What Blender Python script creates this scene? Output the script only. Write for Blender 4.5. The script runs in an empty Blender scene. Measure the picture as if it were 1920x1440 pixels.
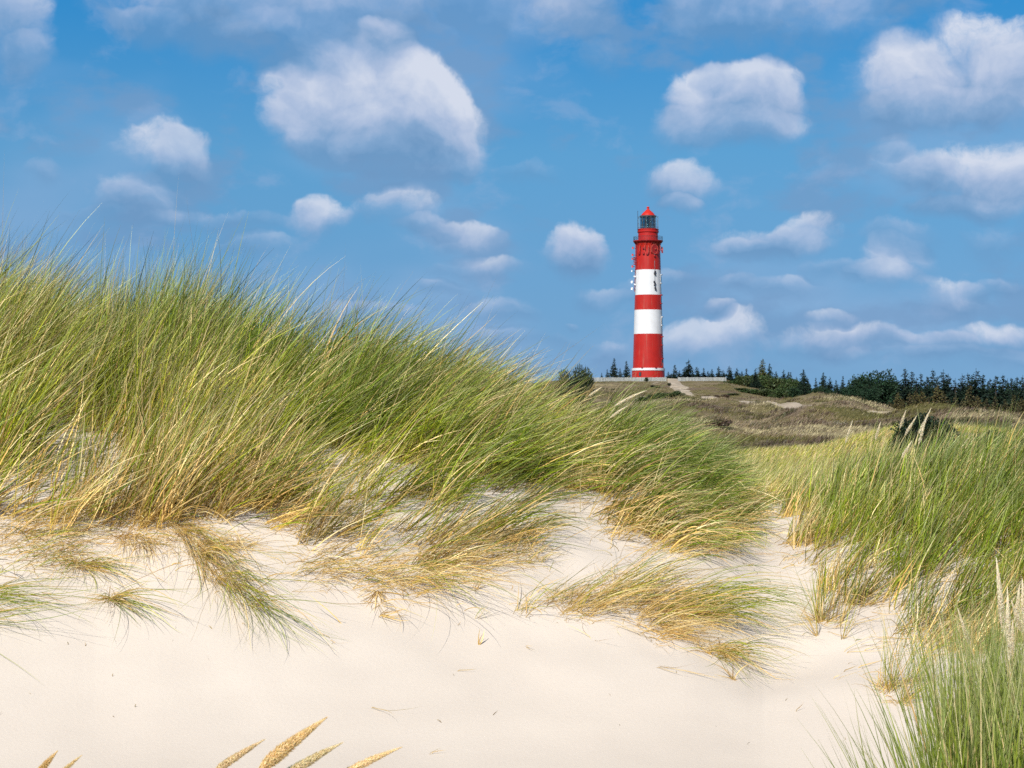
import bpy, math, random
import numpy as np
from mathutils import Vector, Matrix, Euler

R = math.radians
sc = bpy.context.scene
col = sc.collection
rng = np.random.default_rng(11)
random.seed(5)

# ------------------------------------------------------------------ camera
F = 3733.0                       # focal length in photo pixels (1920 wide) = 70 mm on full frame
EYE = 1.7
PITCH = math.atan(80.0 / F)
cam_d = bpy.data.cameras.new("camera")
cam = bpy.data.objects.new("camera", cam_d)
col.objects.link(cam)
cam.location = (0, 0, EYE)
cam.rotation_euler = (math.pi / 2 + PITCH, 0, 0)
cam_d.sensor_width = 36
cam_d.lens = 36 * F / 1920
cam_d.clip_start = 0.1
cam_d.clip_end = 20000
cam_d.dof.use_dof = True
cam_d.dof.focus_distance = 12.5
cam_d.dof.aperture_fstop = 20
sc.camera = cam

# ------------------------------------------------------------------ exposure
sc.view_settings.view_transform = 'Standard'
sc.view_settings.look = 'None'
sc.view_settings.exposure = 0.6
sc.view_settings.gamma = 1.0
sc.render.engine = 'CYCLES'
sc.cycles.use_denoising = False
sc.cycles.use_adaptive_sampling = True
sc.cycles.adaptive_threshold = 0.015
sc.cycles.max_bounces = 5
sc.cycles.diffuse_bounces = 3
sc.cycles.glossy_bounces = 2
sc.cycles.transmission_bounces = 4
sc.cycles.transparent_max_bounces = 8
sc.render.film_transparent = False

# ------------------------------------------------------------------ sun and sky
SUN_EL, SUN_AZ = R(41), R(-156)          # azimuth from +Y (view direction) clockwise; sun behind left shoulder
SUN_DIR = Vector((math.sin(SUN_AZ) * math.cos(SUN_EL), math.cos(SUN_AZ) * math.cos(SUN_EL), math.sin(SUN_EL)))
sd = bpy.data.lights.new("sun", 'SUN')
sd.energy = 3.75
sd.angle = R(0.5)
sd.color = (1.0, 0.945, 0.87)
so = bpy.data.objects.new("sun", sd)
col.objects.link(so)
so.rotation_euler = SUN_DIR.to_track_quat('Z', 'Y').to_euler()

world = bpy.data.worlds.new("World")
sc.world = world
world.use_nodes = True


class NB:
    """small node-building helper"""
    def __init__(self, tree):
        self.t = tree

    def n(self, typ, **kw):
        nd = self.t.nodes.new(typ)
        for k, v in kw.items():
            setattr(nd, k, v)
        return nd

    def put(self, sock, v):
        if v is None:
            return
        if isinstance(v, (bpy.types.NodeSocket,)):
            self.t.links.new(v, sock)
        else:
            sock.default_value = v

    def math(self, op, a, b=None, c=None, clamp=False):
        nd = self.n('ShaderNodeMath', operation=op, use_clamp=clamp)
        for i, v in enumerate((a, b, c)):
            self.put(nd.inputs[i], v)
        return nd.outputs[0]

    def vm(self, op, a, b=None, c=None, out=0):
        nd = self.n('ShaderNodeVectorMath', operation=op)
        for i, v in enumerate((a, b, c)):
            if v is not None:
                self.put(nd.inputs[i], v)
        return nd.outputs[out]

    def noise(self, vec, scale, detail=2.0, rough=0.5, lac=2.0, out=0, dim='3D', dist=0.0):
        nd = self.n('ShaderNodeTexNoise', noise_dimensions=dim)
        self.put(nd.inputs['Vector'], vec)
        nd.inputs['Scale'].default_value = scale
        nd.inputs['Detail'].default_value = detail
        nd.inputs['Roughness'].default_value = rough
        nd.inputs['Lacunarity'].default_value = lac
        nd.inputs['Distortion'].default_value = dist
        return nd.outputs[out]

    def maprange(self, v, a, b, c, d, smooth=False):
        nd = self.n('ShaderNodeMapRange')
        if smooth:
            nd.interpolation_type = 'SMOOTHSTEP'
        self.put(nd.inputs[0], v)
        for i, x in enumerate((a, b, c, d)):
            self.put(nd.inputs[i + 1], x)
        return nd.outputs[0]

    def mix(self, f, a, b, typ='MIX'):
        nd = self.n('ShaderNodeMix', data_type='RGBA', blend_type=typ)
        self.put(nd.inputs[0], f)
        self.put(nd.inputs[6], a)
        self.put(nd.inputs[7], b)
        return nd.outputs[2]

    def ramp(self, f, stops):
        nd = self.n('ShaderNodeValToRGB')
        el = nd.color_ramp.elements
        while len(el) < len(stops):
            el.new(0.5)
        for e, (p, c) in zip(el, stops):
            e.position = p
            e.color = (*c, 1)
        self.put(nd.inputs[0], f)
        return nd.outputs[0]


def build_world():
    t = world.node_tree
    t.nodes.clear()
    b = NB(t)
    sky = b.n('ShaderNodeTexSky', sky_type='NISHITA')
    sky.sun_disc = False
    sky.sun_elevation = SUN_EL
    sky.sun_rotation = SUN_AZ
    sky.altitude = 0
    sky.air_density = 1.0
    sky.dust_density = 0.0
    sky.ozone_density = 4.0
    SKY_S = 0.15
    geo = b.n('ShaderNodeTexCoord')
    dv = geo.outputs['Generated']
    # clear polar air: the pale horizon band is kept thin
    b.put(sky.inputs[0], b.vm('NORMALIZE', b.vm('ADD', dv, (0, 0, 0.42))))
    sep = b.n('ShaderNodeSeparateXYZ')
    b.put(sep.inputs[0], dv)
    az = b.math('ARCTAN2', sep.outputs[0], sep.outputs[1])
    el = b.math('ARCSINE', sep.outputs[2])
    cmb = b.n('ShaderNodeCombineXYZ')
    b.put(cmb.inputs[0], b.math('MULTIPLY', az, 10.0))
    b.put(cmb.inputs[1], b.math('MULTIPLY', el, 10.0))
    p0 = cmb.outputs[0]
    # billowy warp of the direction coordinates
    wv = b.noise(p0, 1.6, 5.0, 0.56, out=1, dim='2D')
    wv = b.vm('SUBTRACT', wv, (0.5, 0.5, 0.5))
    wv = b.vm('MULTIPLY', wv, (0.30, 0.22, 0.0))
    p = b.vm('ADD', p0, wv)
    K = 10.0 / F
    blobs = CLOUDS
    acc = None
    for (x, y, a, c, br) in blobs:
        cx, cy = (x - 960) * K, (800 - y) * K
        sx, sy = 1 / (a * 1.27 * K), 1 / (c * 1.27 * K)
        # q = (local x, local y, whiteness); the link through acc only fixes the order of evaluation
        src = p if acc is None else b.vm('MULTIPLY_ADD', acc, (0, 0, 0), p)
        q = b.vm('MULTIPLY_ADD', src, (sx, sy, 0), (-cx * sx, -cy * sy, br))
        d = b.vm('DOT_PRODUCT', q, q, out=1)
        w = b.math('SUBTRACT', 1 + br * br, d, clamp=True)
        q2 = b.vm('MULTIPLY_ADD', q, (0, 1, 1), (1, 0, 0))
        acc = b.vm('MULTIPLY', q2, w) if acc is None else b.vm('MULTIPLY_ADD', q2, w, acc)
    ls = b.n('ShaderNodeSeparateXYZ')
    b.put(ls.inputs[0], acc)
    wsum = ls.outputs[0]
    inv = b.math('DIVIDE', 1.0, b.math('MAXIMUM', wsum, 0.02))
    ty, bright = b.math('MULTIPLY', ls.outputs[1], inv), b.math('MULTIPLY', ls.outputs[2], inv)
    fine = b.noise(p, 2.6, 8.0, 0.66, dim='2D')
    finec = b.math('SUBTRACT', fine, 0.5)
    # erosion
    big = b.noise(p0, 0.9, 3.0, 0.5, dim='2D')
    dens = b.math('MULTIPLY_ADD', finec, 2.0, b.math('MULTIPLY_ADD', b.math('SUBTRACT', big, 0.5), 0.8, wsum))
    # crisp on top, soft underneath
    soft = b.maprange(ty, -0.5, 0.6, 1.5, 0.72)
    dn = b.math('DIVIDE', b.math('SUBTRACT', dens, 0.12), soft, clamp=True)
    nd = b.maprange(dn, 0.0, 1.0, 0.0, 1.0, True)
    op = b.math('MULTIPLY', nd, b.maprange(bright, 0.15, 0.95, 0.26, 0.97))
    op = b.math('MULTIPLY', op, b.maprange(wsum, 0.0, 0.3, 0.0, 1.0, True))
    op = b.math('MULTIPLY', op, b.maprange(ty, -0.8, -0.1, 0.62, 1.0, True))
    # shade: tops and sun side white, undersides grey blue, with billows
    bill = b.noise(b.vm('MULTIPLY', p, (1.0, 1.25, 1.0)), 2.5, 6.0, 0.55, dim='2D')
    lit = b.math('MULTIPLY_ADD', ty, 0.85, 0.32)
    lit = b.math('MULTIPLY_ADD', b.math('SUBTRACT', bill, 0.5), 1.5, lit)
    lit = b.math('MULTIPLY_ADD', b.math('SUBTRACT', bright, 0.62), 0.75, lit, clamp=True)
    ccol = b.ramp(lit, [(p_, tuple(q / 1.516 for q in c_)) for p_, c_ in ((0.0, (0.155, 0.305, 0.53)), (0.28, (0.24, 0.39, 0.62)), (0.6, (0.43, 0.53, 0.73)), (1.0, (0.67, 0.72, 0.84)))])
    # sky tint
    skyc = b.vm('MULTIPLY', sky.outputs[0], (SKY_S, SKY_S, SKY_S))
    tint = b.ramp(b.maprange(el, -0.02, 0.50, 0.0, 1.0), SKY_TINT)
    skyc = b.mix(1.0, skyc, tint, 'MULTIPLY')
    # thin high veil that lightens parts of the blue
    veil = b.noise(b.vm('MULTIPLY', p0, (0.6, 1.3, 1.0)), 1.0, 3.0, 0.5, dim='2D')
    vf = b.math('MULTIPLY', b.maprange(veil, 0.42, 0.70, 0.0, 0.55, True), b.maprange(el, 0.0, 0.2, 1.0, 0.5))
    skyc = b.mix(vf, skyc, (0.20, 0.30, 0.46, 1))
    v2 = b.noise(b.vm('MULTIPLY', p0, (1.0, 1.9, 1.0)), 1.5, 5.0, 0.55, dim='2D')
    skyc = b.mix(b.maprange(v2, 0.50, 0.68, 0.0, 0.60, True), skyc, (0.120, 0.215, 0.365, 1))
    v3 = b.noise(b.vm('MULTIPLY', p, (1.0, 1.6, 1.0)), 2.3, 6.0, 0.58, dim='2D')
    skyc = b.mix(b.maprange(v3, 0.55, 0.76, 0.0, 0.28, True), skyc, (0.235, 0.305, 0.45, 1))
    fin = b.mix(op, skyc, ccol)
    bg = b.n('ShaderNodeBackground')
    bg.inputs[1].default_value = 1.0
    b.put(bg.inputs[0], fin)
    out = b.n('ShaderNodeOutputWorld')
    t.links.new(bg.outputs[0], out.inputs[0])
    world.cycles.sampling_method = 'MANUAL'
    world.cycles.sample_map_resolution = 256


TS = .12 / (.15 * 1.516)              # tints measured at strength .12 without exposure
SKY_TINT = [(0.0, (1.30, 1.40, 1.27)), (0.09, (1.30, 1.46, 1.28)), (0.19, (1.20, 1.60, 1.45)), (0.30, (.98, 1.70, 1.60)), (0.45, (.30, 1.42, 1.70)), (0.60, (.6, 1.0, 1.05)), (1.0, (1.2, 1.0, .85))]
SKY_TINT = [(p_, tuple(q * TS for q in c_)) for p_, c_ in SKY_TINT]
# cloud lobes: photo x, y (direction only), half width, half height, whiteness
CLOUDS = [
    (690, 225, 185, 100, 1.0), (760, 215, 120, 95, .95), (1370, 210, 120, 66, .9),
    (590, 190, 92, 88, 1.0), (650, 150, 70, 50, .95), (722, 130, 62, 70, 1.0), (712, 100, 40, 46, 1.0), (700, 75, 24, 24, .95), (800, 195, 90, 72, 1.0), (855, 255, 72, 75, .85),
    (700, 245, 150, 62, .9), (780, 290, 140, 38, .62), (600, 240, 110, 60, .8), (790, 318, 130, 34, .5), (640, 285, 120, 30, .45),
    (420, 35, 240, 84, .62), (640, 45, 220, 90, .60), (540, 100, 160, 52, .5), (285, 72, 80, 34, .32), (900, 20, 60, 50, .25),
    (20, 80, 76, 100, .68), (60, 130, 45, 40, .35),
    (1020, 35, 160, 84, .56), (1330, 40, 120, 84, .60), (1500, 35, 250, 88, .62), (1700, 15, 110, 40, .30),
    (1345, 200, 105, 66, .88), (1440, 178, 66, 50, .88), (1270, 252, 72, 36, .6), (1400, 250, 110, 32, .6), (1330, 160, 40, 30, .7),
    (1680, 175, 84, 78, .95), (1830, 140, 110, 78, .97), (1905, 200, 90, 70, .9), (1740, 225, 140, 42, .72),
    (1810, 345, 130, 66, .92), (1680, 318, 84, 40, .62), (1890, 375, 80, 50, .82), (1660, 280, 40, 22, .4), (1800, 400, 100, 24, .5),
    (1285, 345, 72, 42, .74), (1290, 385, 45, 20, .5),
    (1450, 470, 115, 36, .72), (1530, 448, 62, 42, .70), (1400, 480, 60, 24, .55),
    (1056, 468, 62, 62, .92), (1066, 480, 60, 58, .9),
    (750, 392, 84, 44, .72), (860, 455, 78, 34, .66), (885, 508, 95, 24, .46), (820, 545, 55, 18, .36), (800, 430, 60, 24, .45),
    (602, 412, 58, 46, .8), (310, 296, 80, 56, .78), (350, 330, 60, 66, .5), (258, 392, 60, 50, .62), (400, 425, 125, 26, .34),
    (100, 345, 42, 30, .28), (180, 420, 80, 24, .25), (1680, 500, 56, 44, .72), (1655, 532, 54, 30, .68), (1700, 455, 70, 34, .34),
    (1762, 566, 62, 40, .74), (1860, 470, 66, 44, .30), (1290, 650, 62, 42, .66), (1385, 636, 58, 42, .8), (1345, 590, 34, 18, .48),
    (1555, 612, 42, 16, .42), (1632, 636, 64, 19, .80), (1730, 648, 70, 25, .70), (1840, 634, 96, 26, .80), (1520, 655, 80, 32, .56),
    (1120, 560, 60, 22, .34), (1230, 545, 70, 26, .34), (950, 590, 80, 24, .36), (1480, 560, 80, 26, .36), (1580, 520, 60, 26, .34), (1380, 545, 50, 18, .32), (1850, 545, 60, 24, .36), (700, 600, 90, 26, .32), (480, 470, 90, 28, .34), (1120, 120, 60, 40, .3), (1000, 330, 60, 26, .28),
    (1150, 660, 50, 34, .56), (1073, 607, 22, 10, .42), (1780, 672, 220, 20, .32), (980, 640, 120, 24, .28),
]
build_world()

# ------------------------------------------------------------------ helpers
def tag(o, label=None, cat=None, group=None, kind=None):
    if label:
        o['label'] = label
    if cat:
        o['category'] = cat
    if group:
        o['group'] = group
    if kind:
        o['kind'] = kind
    return o


def empty(name, loc=(0, 0, 0)):
    o = bpy.data.objects.new(name, None)
    o.empty_display_size = 0.3
    o.location = loc
    col.objects.link(o)
    return o


def mesh_obj(name, verts, faces, mats, parent=None, mi=None, colors=None, smooth=False, loc=None):
    """faces: (n,k) array or list; colors: per-vertex rgba"""
    me = bpy.data.meshes.new(name)
    verts = np.asarray(verts, dtype=np.float32)
    if isinstance(faces, np.ndarray):
        n, k = faces.shape
        me.vertices.add(len(verts))
        me.vertices.foreach_set('co', verts.ravel())
        me.loops.add(n * k)
        me.loops.foreach_set('vertex_index', faces.astype(np.int32).ravel())
        me.polygons.add(n)
        me.polygons.foreach_set('loop_start', np.arange(0, n * k, k, dtype=np.int32))
        me.polygons.foreach_set('loop_total', np.full(n, k, dtype=np.int32))
        me.update(calc_edges=True)
    else:
        me.from_pydata([tuple(v) for v in verts], [], faces)
    if not isinstance(mats, (list, tuple)):
        mats = [mats]
    for m in mats:
        me.materials.append(m)
    if mi is not None:
        me.polygons.foreach_set('material_index', np.asarray(mi, dtype=np.int32))
    if colors is not None:
        ca = me.color_attributes.new('tone', 'FLOAT_COLOR', 'POINT')
        c = np.ones((len(verts), 4), dtype=np.float32)
        c[:, :3] = colors
        ca.data.foreach_set('color', c.ravel())
    me.polygons.foreach_set('use_smooth', np.full(len(me.polygons), smooth))
    me.update()
    o = bpy.data.objects.new(name, me)
    col.objects.link(o)
    if parent is not None:
        o.parent = parent
    if loc is not None:
        o.location = loc
    return o


class MB:
    """collects simple solids into one mesh"""
    def __init__(self):
        self.v, self.f, self.m = [], [], []

    def add(self, vs, fs, m=0):
        o = len(self.v)
        self.v += [tuple(v) for v in vs]
        self.f += [tuple(i + o for i in f) for f in fs]
        self.m += [m] * len(fs)
        return self

    def box(self, c, s, rot=None, m=0):
        c = Vector(c)
        vs = []
        for i in range(8):
            v = Vector(((i & 1) - .5, ((i >> 1) & 1) - .5, ((i >> 2) & 1) - .5))
            v = Vector((v.x * s[0], v.y * s[1], v.z * s[2]))
            if rot is not None:
                v = rot @ v
            vs.append(c + v)
        return self.add(vs, [(0, 2, 3, 1), (4, 5, 7, 6), (0, 1, 5, 4), (2, 6, 7, 3), (0, 4, 6, 2), (1, 3, 7, 5)], m)

    def tube(self, pts, rad, seg=8, m=0, caps=True):
        pts = [Vector(p) for p in pts]
        if not isinstance(rad, (list, tuple)):
            rad = [rad] * len(pts)
        vs, fs = [], []
        for i, p in enumerate(pts):
            a = pts[min(i + 1, len(pts) - 1)] - pts[max(i - 1, 0)]
            a.normalize()
            u = a.cross(Vector((0, 0, 1)) if abs(a.z) < .95 else Vector((1, 0, 0))).normalized()
            w = a.cross(u)
            for k in range(seg):
                t = 2 * math.pi * k / seg
                vs.append(p + (u * math.cos(t) + w * math.sin(t)) * rad[i])
        for i in range(len(pts) - 1):
            for k in range(seg):
                k2 = (k + 1) % seg
                fs.append((i * seg + k, i * seg + k2, (i + 1) * seg + k2, (i + 1) * seg + k))
        if caps:
            fs.append(tuple(range(seg)))
            fs.append(tuple((len(pts) - 1) * seg + k for k in reversed(range(seg))))
        return self.add(vs, fs, m)

    def lathe(self, prof, seg=64, ms=None, c=(0, 0, 0)):
        """prof: (r,z) going up; ms: material per band"""
        vs, fs = [], []
        n = len(prof)
        for (r, z) in prof:
            for k in range(seg):
                t = 2 * math.pi * k / seg
                vs.append((c[0] + r * math.cos(t), c[1] + r * math.sin(t), c[2] + z))
        o = len(self.v)
        self.v += vs
        for i in range(n - 1):
            for k in range(seg):
                k2 = (k + 1) % seg
                self.f.append((o + i * seg + k, o + i * seg + k2, o + (i + 1) * seg + k2, o + (i + 1) * seg + k))
                self.m.append(ms[i] if ms else 0)
        return self

    def ring(self, r, z, t=0.04, seg=48, c=(0, 0, 0)):
        pts = [(c[0] + r * math.cos(2 * math.pi * k / seg), c[1] + r * math.sin(2 * math.pi * k / seg), c[2] + z) for k in range(seg + 1)]
        return self.tube(pts, t, 6, caps=False)

    def build(self, name, mats, parent=None, smooth=False, loc=None):
        o = mesh_obj(name, self.v, self.f, mats, parent, self.m, smooth=smooth, loc=loc)
        if smooth:
            try:
                o.data.set_sharp_from_angle(angle=R(35))
            except Exception:
                pass
        return o


def hash2(ix, iy, s):
    n = (ix.astype(np.int64) * 374761393 + iy.astype(np.int64) * 668265263 + s * 1274126177) & 0x7fffffff
    n = ((n ^ (n >> 13)) * 1274126177) & 0x7fffffff
    return ((n ^ (n >> 16)) & 0xffff) / 65535.0


def vnoise(x, y, s=0):
    ix, iy = np.floor(x), np.floor(y)
    fx, fy = x - ix, y - iy
    fx = fx * fx * (3 - 2 * fx)
    fy = fy * fy * (3 - 2 * fy)
    a, b = hash2(ix, iy, s), hash2(ix + 1, iy, s)
    c, d = hash2(ix, iy + 1, s), hash2(ix + 1, iy + 1, s)
    return (a * (1 - fx) + b * fx) * (1 - fy) + (c * (1 - fx) + d * fx) * fy - .5


def fbm(x, y, oct=4, s=0):
    r, a = 0, 1.0
    for i in range(oct):
        r = r + a * vnoise(x * 2 ** i + 17.3 * i, y * 2 ** i - 9.1 * i, s + i)
        a *= .5
    return r


def unproj(xp, yp, D):
    """photo pixel + depth along the view (world y) -> world point"""
    u, v = (xp - 960) / F, (720 - yp) / F
    dx, dy, dz = u, math.cos(PITCH) - v * math.sin(PITCH), math.sin(PITCH) + v * math.cos(PITCH)
    return Vector((dx / dy * D, D, EYE + dz / dy * D))


def proj(P):
    P = np.asarray(P, dtype=float)
    x, y, z = P[..., 0], P[..., 1], P[..., 2] - EYE
    dep = y * math.cos(PITCH) + z * math.sin(PITCH)
    up = -y * math.sin(PITCH) + z * math.cos(PITCH)
    return 960 + x / dep * F, 720 - up / dep * F


# ------------------------------------------------------------------ the lie of the land
CREST = [(-1500, 690), (-300, 690), (0, 700), (100, 712), (180, 722), (300, 705), (420, 715), (600, 745), (750, 775), (900, 805), (1020, 830),
         (1120, 848), (1200, 868), (1280, 892), (1350, 930), (1430, 978), (1520, 955), (1600, 930), (1750, 918), (1920, 908), (2300, 890), (3400, 880)]
FAR = [
    (17.5, [(-1500, 760), (600, 850), (1100, 900), (1430, 962), (1700, 922), (1920, 908), (3400, 880)]),
    (26, [(-1500, 820), (900, 870), (1450, 915), (1600, 900), (1920, 890), (3400, 880)]),
    (46, [(-1500, 800), (900, 840), (1300, 868), (1450, 860), (1530, 850), (1600, 826), (1680, 810), (1760, 808), (1860, 814), (1920, 824), (3400, 830)]),
    (70, [(-1500, 800), (900, 825), (1300, 838), (1450, 832), (1600, 830), (1920, 830), (3400, 830)]),
    (110, [(-1500, 790), (900, 795), (1130, 792), (1250, 784), (1340, 792), (1420, 806), (1480, 790), (1520, 788), (1600, 797), (1660, 784), (1720, 772), (1790, 766), (1860, 766), (1905, 778), (1960, 790), (3400, 800)]),
    (150, [(-1500, 790), (900, 785), (1200, 788), (1400, 786), (1560, 782), (1700, 790), (1920, 800), (3400, 800)]),
    (230, [(-1500, 780), (900, 770), (1130, 764), (1200, 756), (1260, 751), (1330, 753), (1390, 763), (1440, 757), (1500, 747), (1560, 742), (1600, 745), (1640, 758), (1700, 778), (1920, 795), (3400, 800)]),
    (300, [(-1500, 780), (900, 765), (1200, 765), (1300, 760), (1400, 762), (1600, 768), (1700, 780), (1920, 790), (3400, 795)]),
    (380, [(-1500, 770), (900, 745), (1100, 736), (1250, 740), (1310, 747), (1400, 752), (1600, 768), (1920, 783), (3400, 790)]),
    (452, [(-1500, 765), (900, 728), (1040, 718), (1110, 715.5), (1362, 715.5), (1395, 724), (1500, 745), (1600, 758), (1700, 770), (1920, 780), (3400, 788)]),
    (466, [(-1500, 765), (900, 726), (1040, 715), (1110, 712), (1362, 712), (1395, 722), (1500, 743), (1600, 757), (1700, 769), (1920, 779), (3400, 788)]),
    (500, [(-1500, 768), (900, 730), (1040, 714), (1110, 712), (1362, 712), (1400, 724), (1500, 744), (1600, 757), (1920, 778), (3400, 788)]),
    (640, [(-1500, 785), (1000, 760), (1362, 750), (1600, 765), (1920, 782), (3400, 790)]),
    (1200, [(-1500, 797), (3400, 797)]),
    (4500, [(-1500, 800.5), (3400, 800.5)]),
]
KEYR = [8.6, 14.0] + [k[0] for k in FAR]


def prof(tab, xp):
    xs = np.array([t[0] for t in tab], float)
    ys = np.array([t[1] for t in tab], float)
    # smooth interpolation
    acc = 0
    for o, w in ((-22, .25), (0, .5), (22, .25)):
        acc = acc + w * np.interp(xp + o, xs, ys)
    return acc


def H(x, y):
    x = np.asarray(x, float)
    y = np.asarray(y, float)
    r = np.hypot(x, y)
    th = np.arctan2(x, y)
    xp = 960 + F * np.tan(np.clip(th, -.55, .55))
    zs = [np.zeros_like(r), EYE + (800 - prof(CREST, xp)) / F * 14.0]
    for (rr, tab) in FAR:
        zs.append(EYE + (800 - prof(tab, xp)) / F * rr)
    z = np.where(r < KEYR[0], 0.0, zs[-1])
    for i in range(len(KEYR) - 1):
        a, b = KEYR[i], KEYR[i + 1]
        t = np.clip((r - a) / (b - a), 0, 1)
        s = t * t * (3 - 2 * t)
        if i == 0:
            e = .55 * t + .45 * s
            e = e + .035 * np.exp(-((t - .0) / .12) ** 2)
        else:
            e = s
        z = np.where((r >= a) & (r < b), zs[i] + (zs[i + 1] - zs[i]) * e, z)
    back = np.clip((y + 2) / 6, 0, 1)            # behind the camera the sand stays low
    z = z * back
    # wind-shaped unevenness
    near = np.exp(-(r / 22) ** 2)
    z = z + near * (.17 * fbm(x * .55 + 3, y * .8, 3, 5) + .026 * fbm(x * 3.1, y * 2.3, 2, 9)) * np.clip((r - 9.0) / 2.5, .15, 1)
    far = np.clip((r - 24) / 60, 0, 1) * np.clip((r - 20) / 20, 0, 1) * (1 - .97 * np.exp(-((r - 480) / 34) ** 2))
    z = z + far * (.9 * fbm(x * .035 + 9, y * .03, 4, 21) + .95 * (np.abs(fbm(x * .15, y * .08, 4, 31)) - .30)) * np.clip(r / 110, .3, 1.3)
    return z


def Hs(x, y):
    return float(H(np.array([x]), np.array([y]))[0])


def on_ground(xp, yp, lo=8.0, hi=16.0):
    """first ground point seen at a photo pixel"""
    D = np.linspace(lo, hi, 900)
    u, v = (xp - 960) / F, (720 - yp) / F
    dy = math.cos(PITCH) - v * math.sin(PITCH)
    X, Z = u / dy * D, EYE + (math.sin(PITCH) + v * math.cos(PITCH)) / dy * D
    g = H(X, D)
    i = int(np.argmax(g >= Z)) if np.any(g >= Z) else -1
    return Vector((X[i], D[i], float(g[i])))


# ------------------------------------------------------------------ materials
def mat(name):
    m = bpy.data.materials.new(name)
    m.use_nodes = True
    t = m.node_tree
    t.nodes.clear()
    b = NB(t)
    out = b.n('ShaderNodeOutputMaterial')
    return m, b, out


def pbr(b, out, base, rough=.6, spec=.4, bump=None, bstr=.3, bdist=.02, metallic=0.0):
    p = b.n('ShaderNodeBsdfPrincipled')
    b.put(p.inputs['Base Color'], base)
    b.put(p.inputs['Roughness'], rough)
    p.inputs['Specular IOR Level'].default_value = spec
    p.inputs['Metallic'].default_value = metallic
    if bump is not None:
        bn = b.n('ShaderNodeBump')
        bn.inputs['Strength'].default_value = bstr
        bn.inputs['Distance'].default_value = bdist
        b.put(bn.inputs['Height'], bump)
        b.put(p.inputs['Normal'], bn.outputs[0])
    b.t.links.new(p.outputs[0], out.inputs[0])
    return p


def paint(name, c, rough=.5, var=.12, scale=2.0, spec=.35, metallic=0.0):
    m, b, out = mat(name)
    tc = b.n('ShaderNodeTexCoord').outputs['Object']
    n1 = b.noise(tc, scale, 5, .6)
    lo = tuple(x * (1 - var) for x in c) + (1,)
    hi = tuple(min(1, x * (1 + var)) for x in c) + (1,)
    pbr(b, out, b.mix(b.maprange(n1, .3, .7, 0, 1), lo, hi), rough, spec, n1, .15, .01, metallic)
    return m


def plant_mat(name, trans=.35, gloss=.5, rough=.45):
    """leaf material: colour of each blade comes from its own tone attribute"""
    m, b, out = mat(name)
    at = b.n('ShaderNodeAttribute', attribute_name='tone')
    c = at.outputs['Color']
    p = b.n('ShaderNodeBsdfPrincipled')
    b.put(p.inputs['Base Color'], c)
    p.inputs['Roughness'].default_value = rough
    p.inputs['Specular IOR Level'].default_value = gloss
    tr = b.n('ShaderNodeBsdfTranslucent')
    b.put(tr.inputs[0], b.mix(1.0, c, (1.25, 1.2, .75, 1), 'MULTIPLY'))
    mx = b.n('ShaderNodeMixShader')
    mx.inputs[0].default_value = trans
    b.t.links.new(p.outputs[0], mx.inputs[1])
    b.t.links.new(tr.outputs[0], mx.inputs[2])
    b.t.links.new(mx.outputs[0], out.inputs[0])
    return m


M_GRASS = plant_mat('blade', .16, .28, .45)
M_TREE = plant_mat('needles', .08, .10, .7)
M_LEAF = plant_mat('leaves', .22, .3, .5)
M_SPIKE = plant_mat('spike', .25, .2, .7)


def ground_mat():
    m, b, out = mat('dune_ground')
    pos = b.n('ShaderNodeNewGeometry').outputs['Position']
    sep = b.n('ShaderNodeSeparateXYZ')
    b.put(sep.inputs[0], pos)
    flat = b.vm('MULTIPLY', pos, (1, 1, 0))
    r = b.vm('LENGTH', flat, out=1)
    # sand: pale quartz with faint drifts and specks
    n1 = b.noise(pos, 1.3, 5, .55)
    n2 = b.noise(pos, 60, 3, .6)
    n3 = b.noise(pos, 700, 2, .6)
    sand = b.mix(b.maprange(n1, .3, .7, 0, 1), (.560, .496, .423, 1), (.612, .545, .465, 1))
    sand = b.mix(b.math('MULTIPLY', b.maprange(n2, .4, .7, 0, 1), .22), sand, (.55, .47, .385, 1))
    spk = b.maprange(n3, .66, .74, 0, .35)
    sand = b.mix(spk, sand, (.30, .25, .2, 1))
    # dune vegetation beyond: heath, lichen, dry grass
    m1 = b.noise(pos, .08, 6, .62)
    m2 = b.noise(pos, .25, 5, .65)
    m3 = b.noise(pos, 1.7, 4, .7)
    s = b.math('ADD', b.math('MULTIPLY', m1, .55), b.math('ADD', b.math('MULTIPLY', m2, .3), b.math('MULTIPLY', m3, .15)))
    veg = b.ramp(s, [(.36, (.070, .062, .024)), (.44, (.120, .105, .035)), (.50, (.155, .125, .060)), (.55, (.185, .145, .090)), (.60, (.25, .205, .105)), (.68, (.33, .28, .17))])
    heath = b.maprange(b.noise(pos, .13, 5, .6), .53, .62, 0, .75, True)
    veg = b.mix(heath, veg, (.135, .095, .070, 1))
    grain = b.maprange(b.noise(pos, 3.5, 5, .75), .3, .7, .5, 1.5)
    veg = b.vm('SCALE', veg, None)
    veg.node.inputs[3].default_value = 1
    b.put(veg.node.inputs[3], grain)
    bare = b.maprange(b.noise(pos, .2, 5, .6), .62, .70, 0, .8, True)
    veg = b.mix(bare, veg, (.40, .35, .28, 1))
    f = b.maprange(b.math('ADD', r, b.math('MULTIPLY', b.math('SUBTRACT', n1, .5), 8)), 19.0, 24.0, 0, 1, True)
    c = b.mix(f, sand, veg)
    hgt = b.math('ADD', b.math('MULTIPLY', n2, .35), b.math('ADD', b.math('MULTIPLY', n3, .10), b.math('MULTIPLY', n1, .6)))
    pbr(b, out, c, .95, .15, hgt, .35, .012)
    return m


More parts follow.
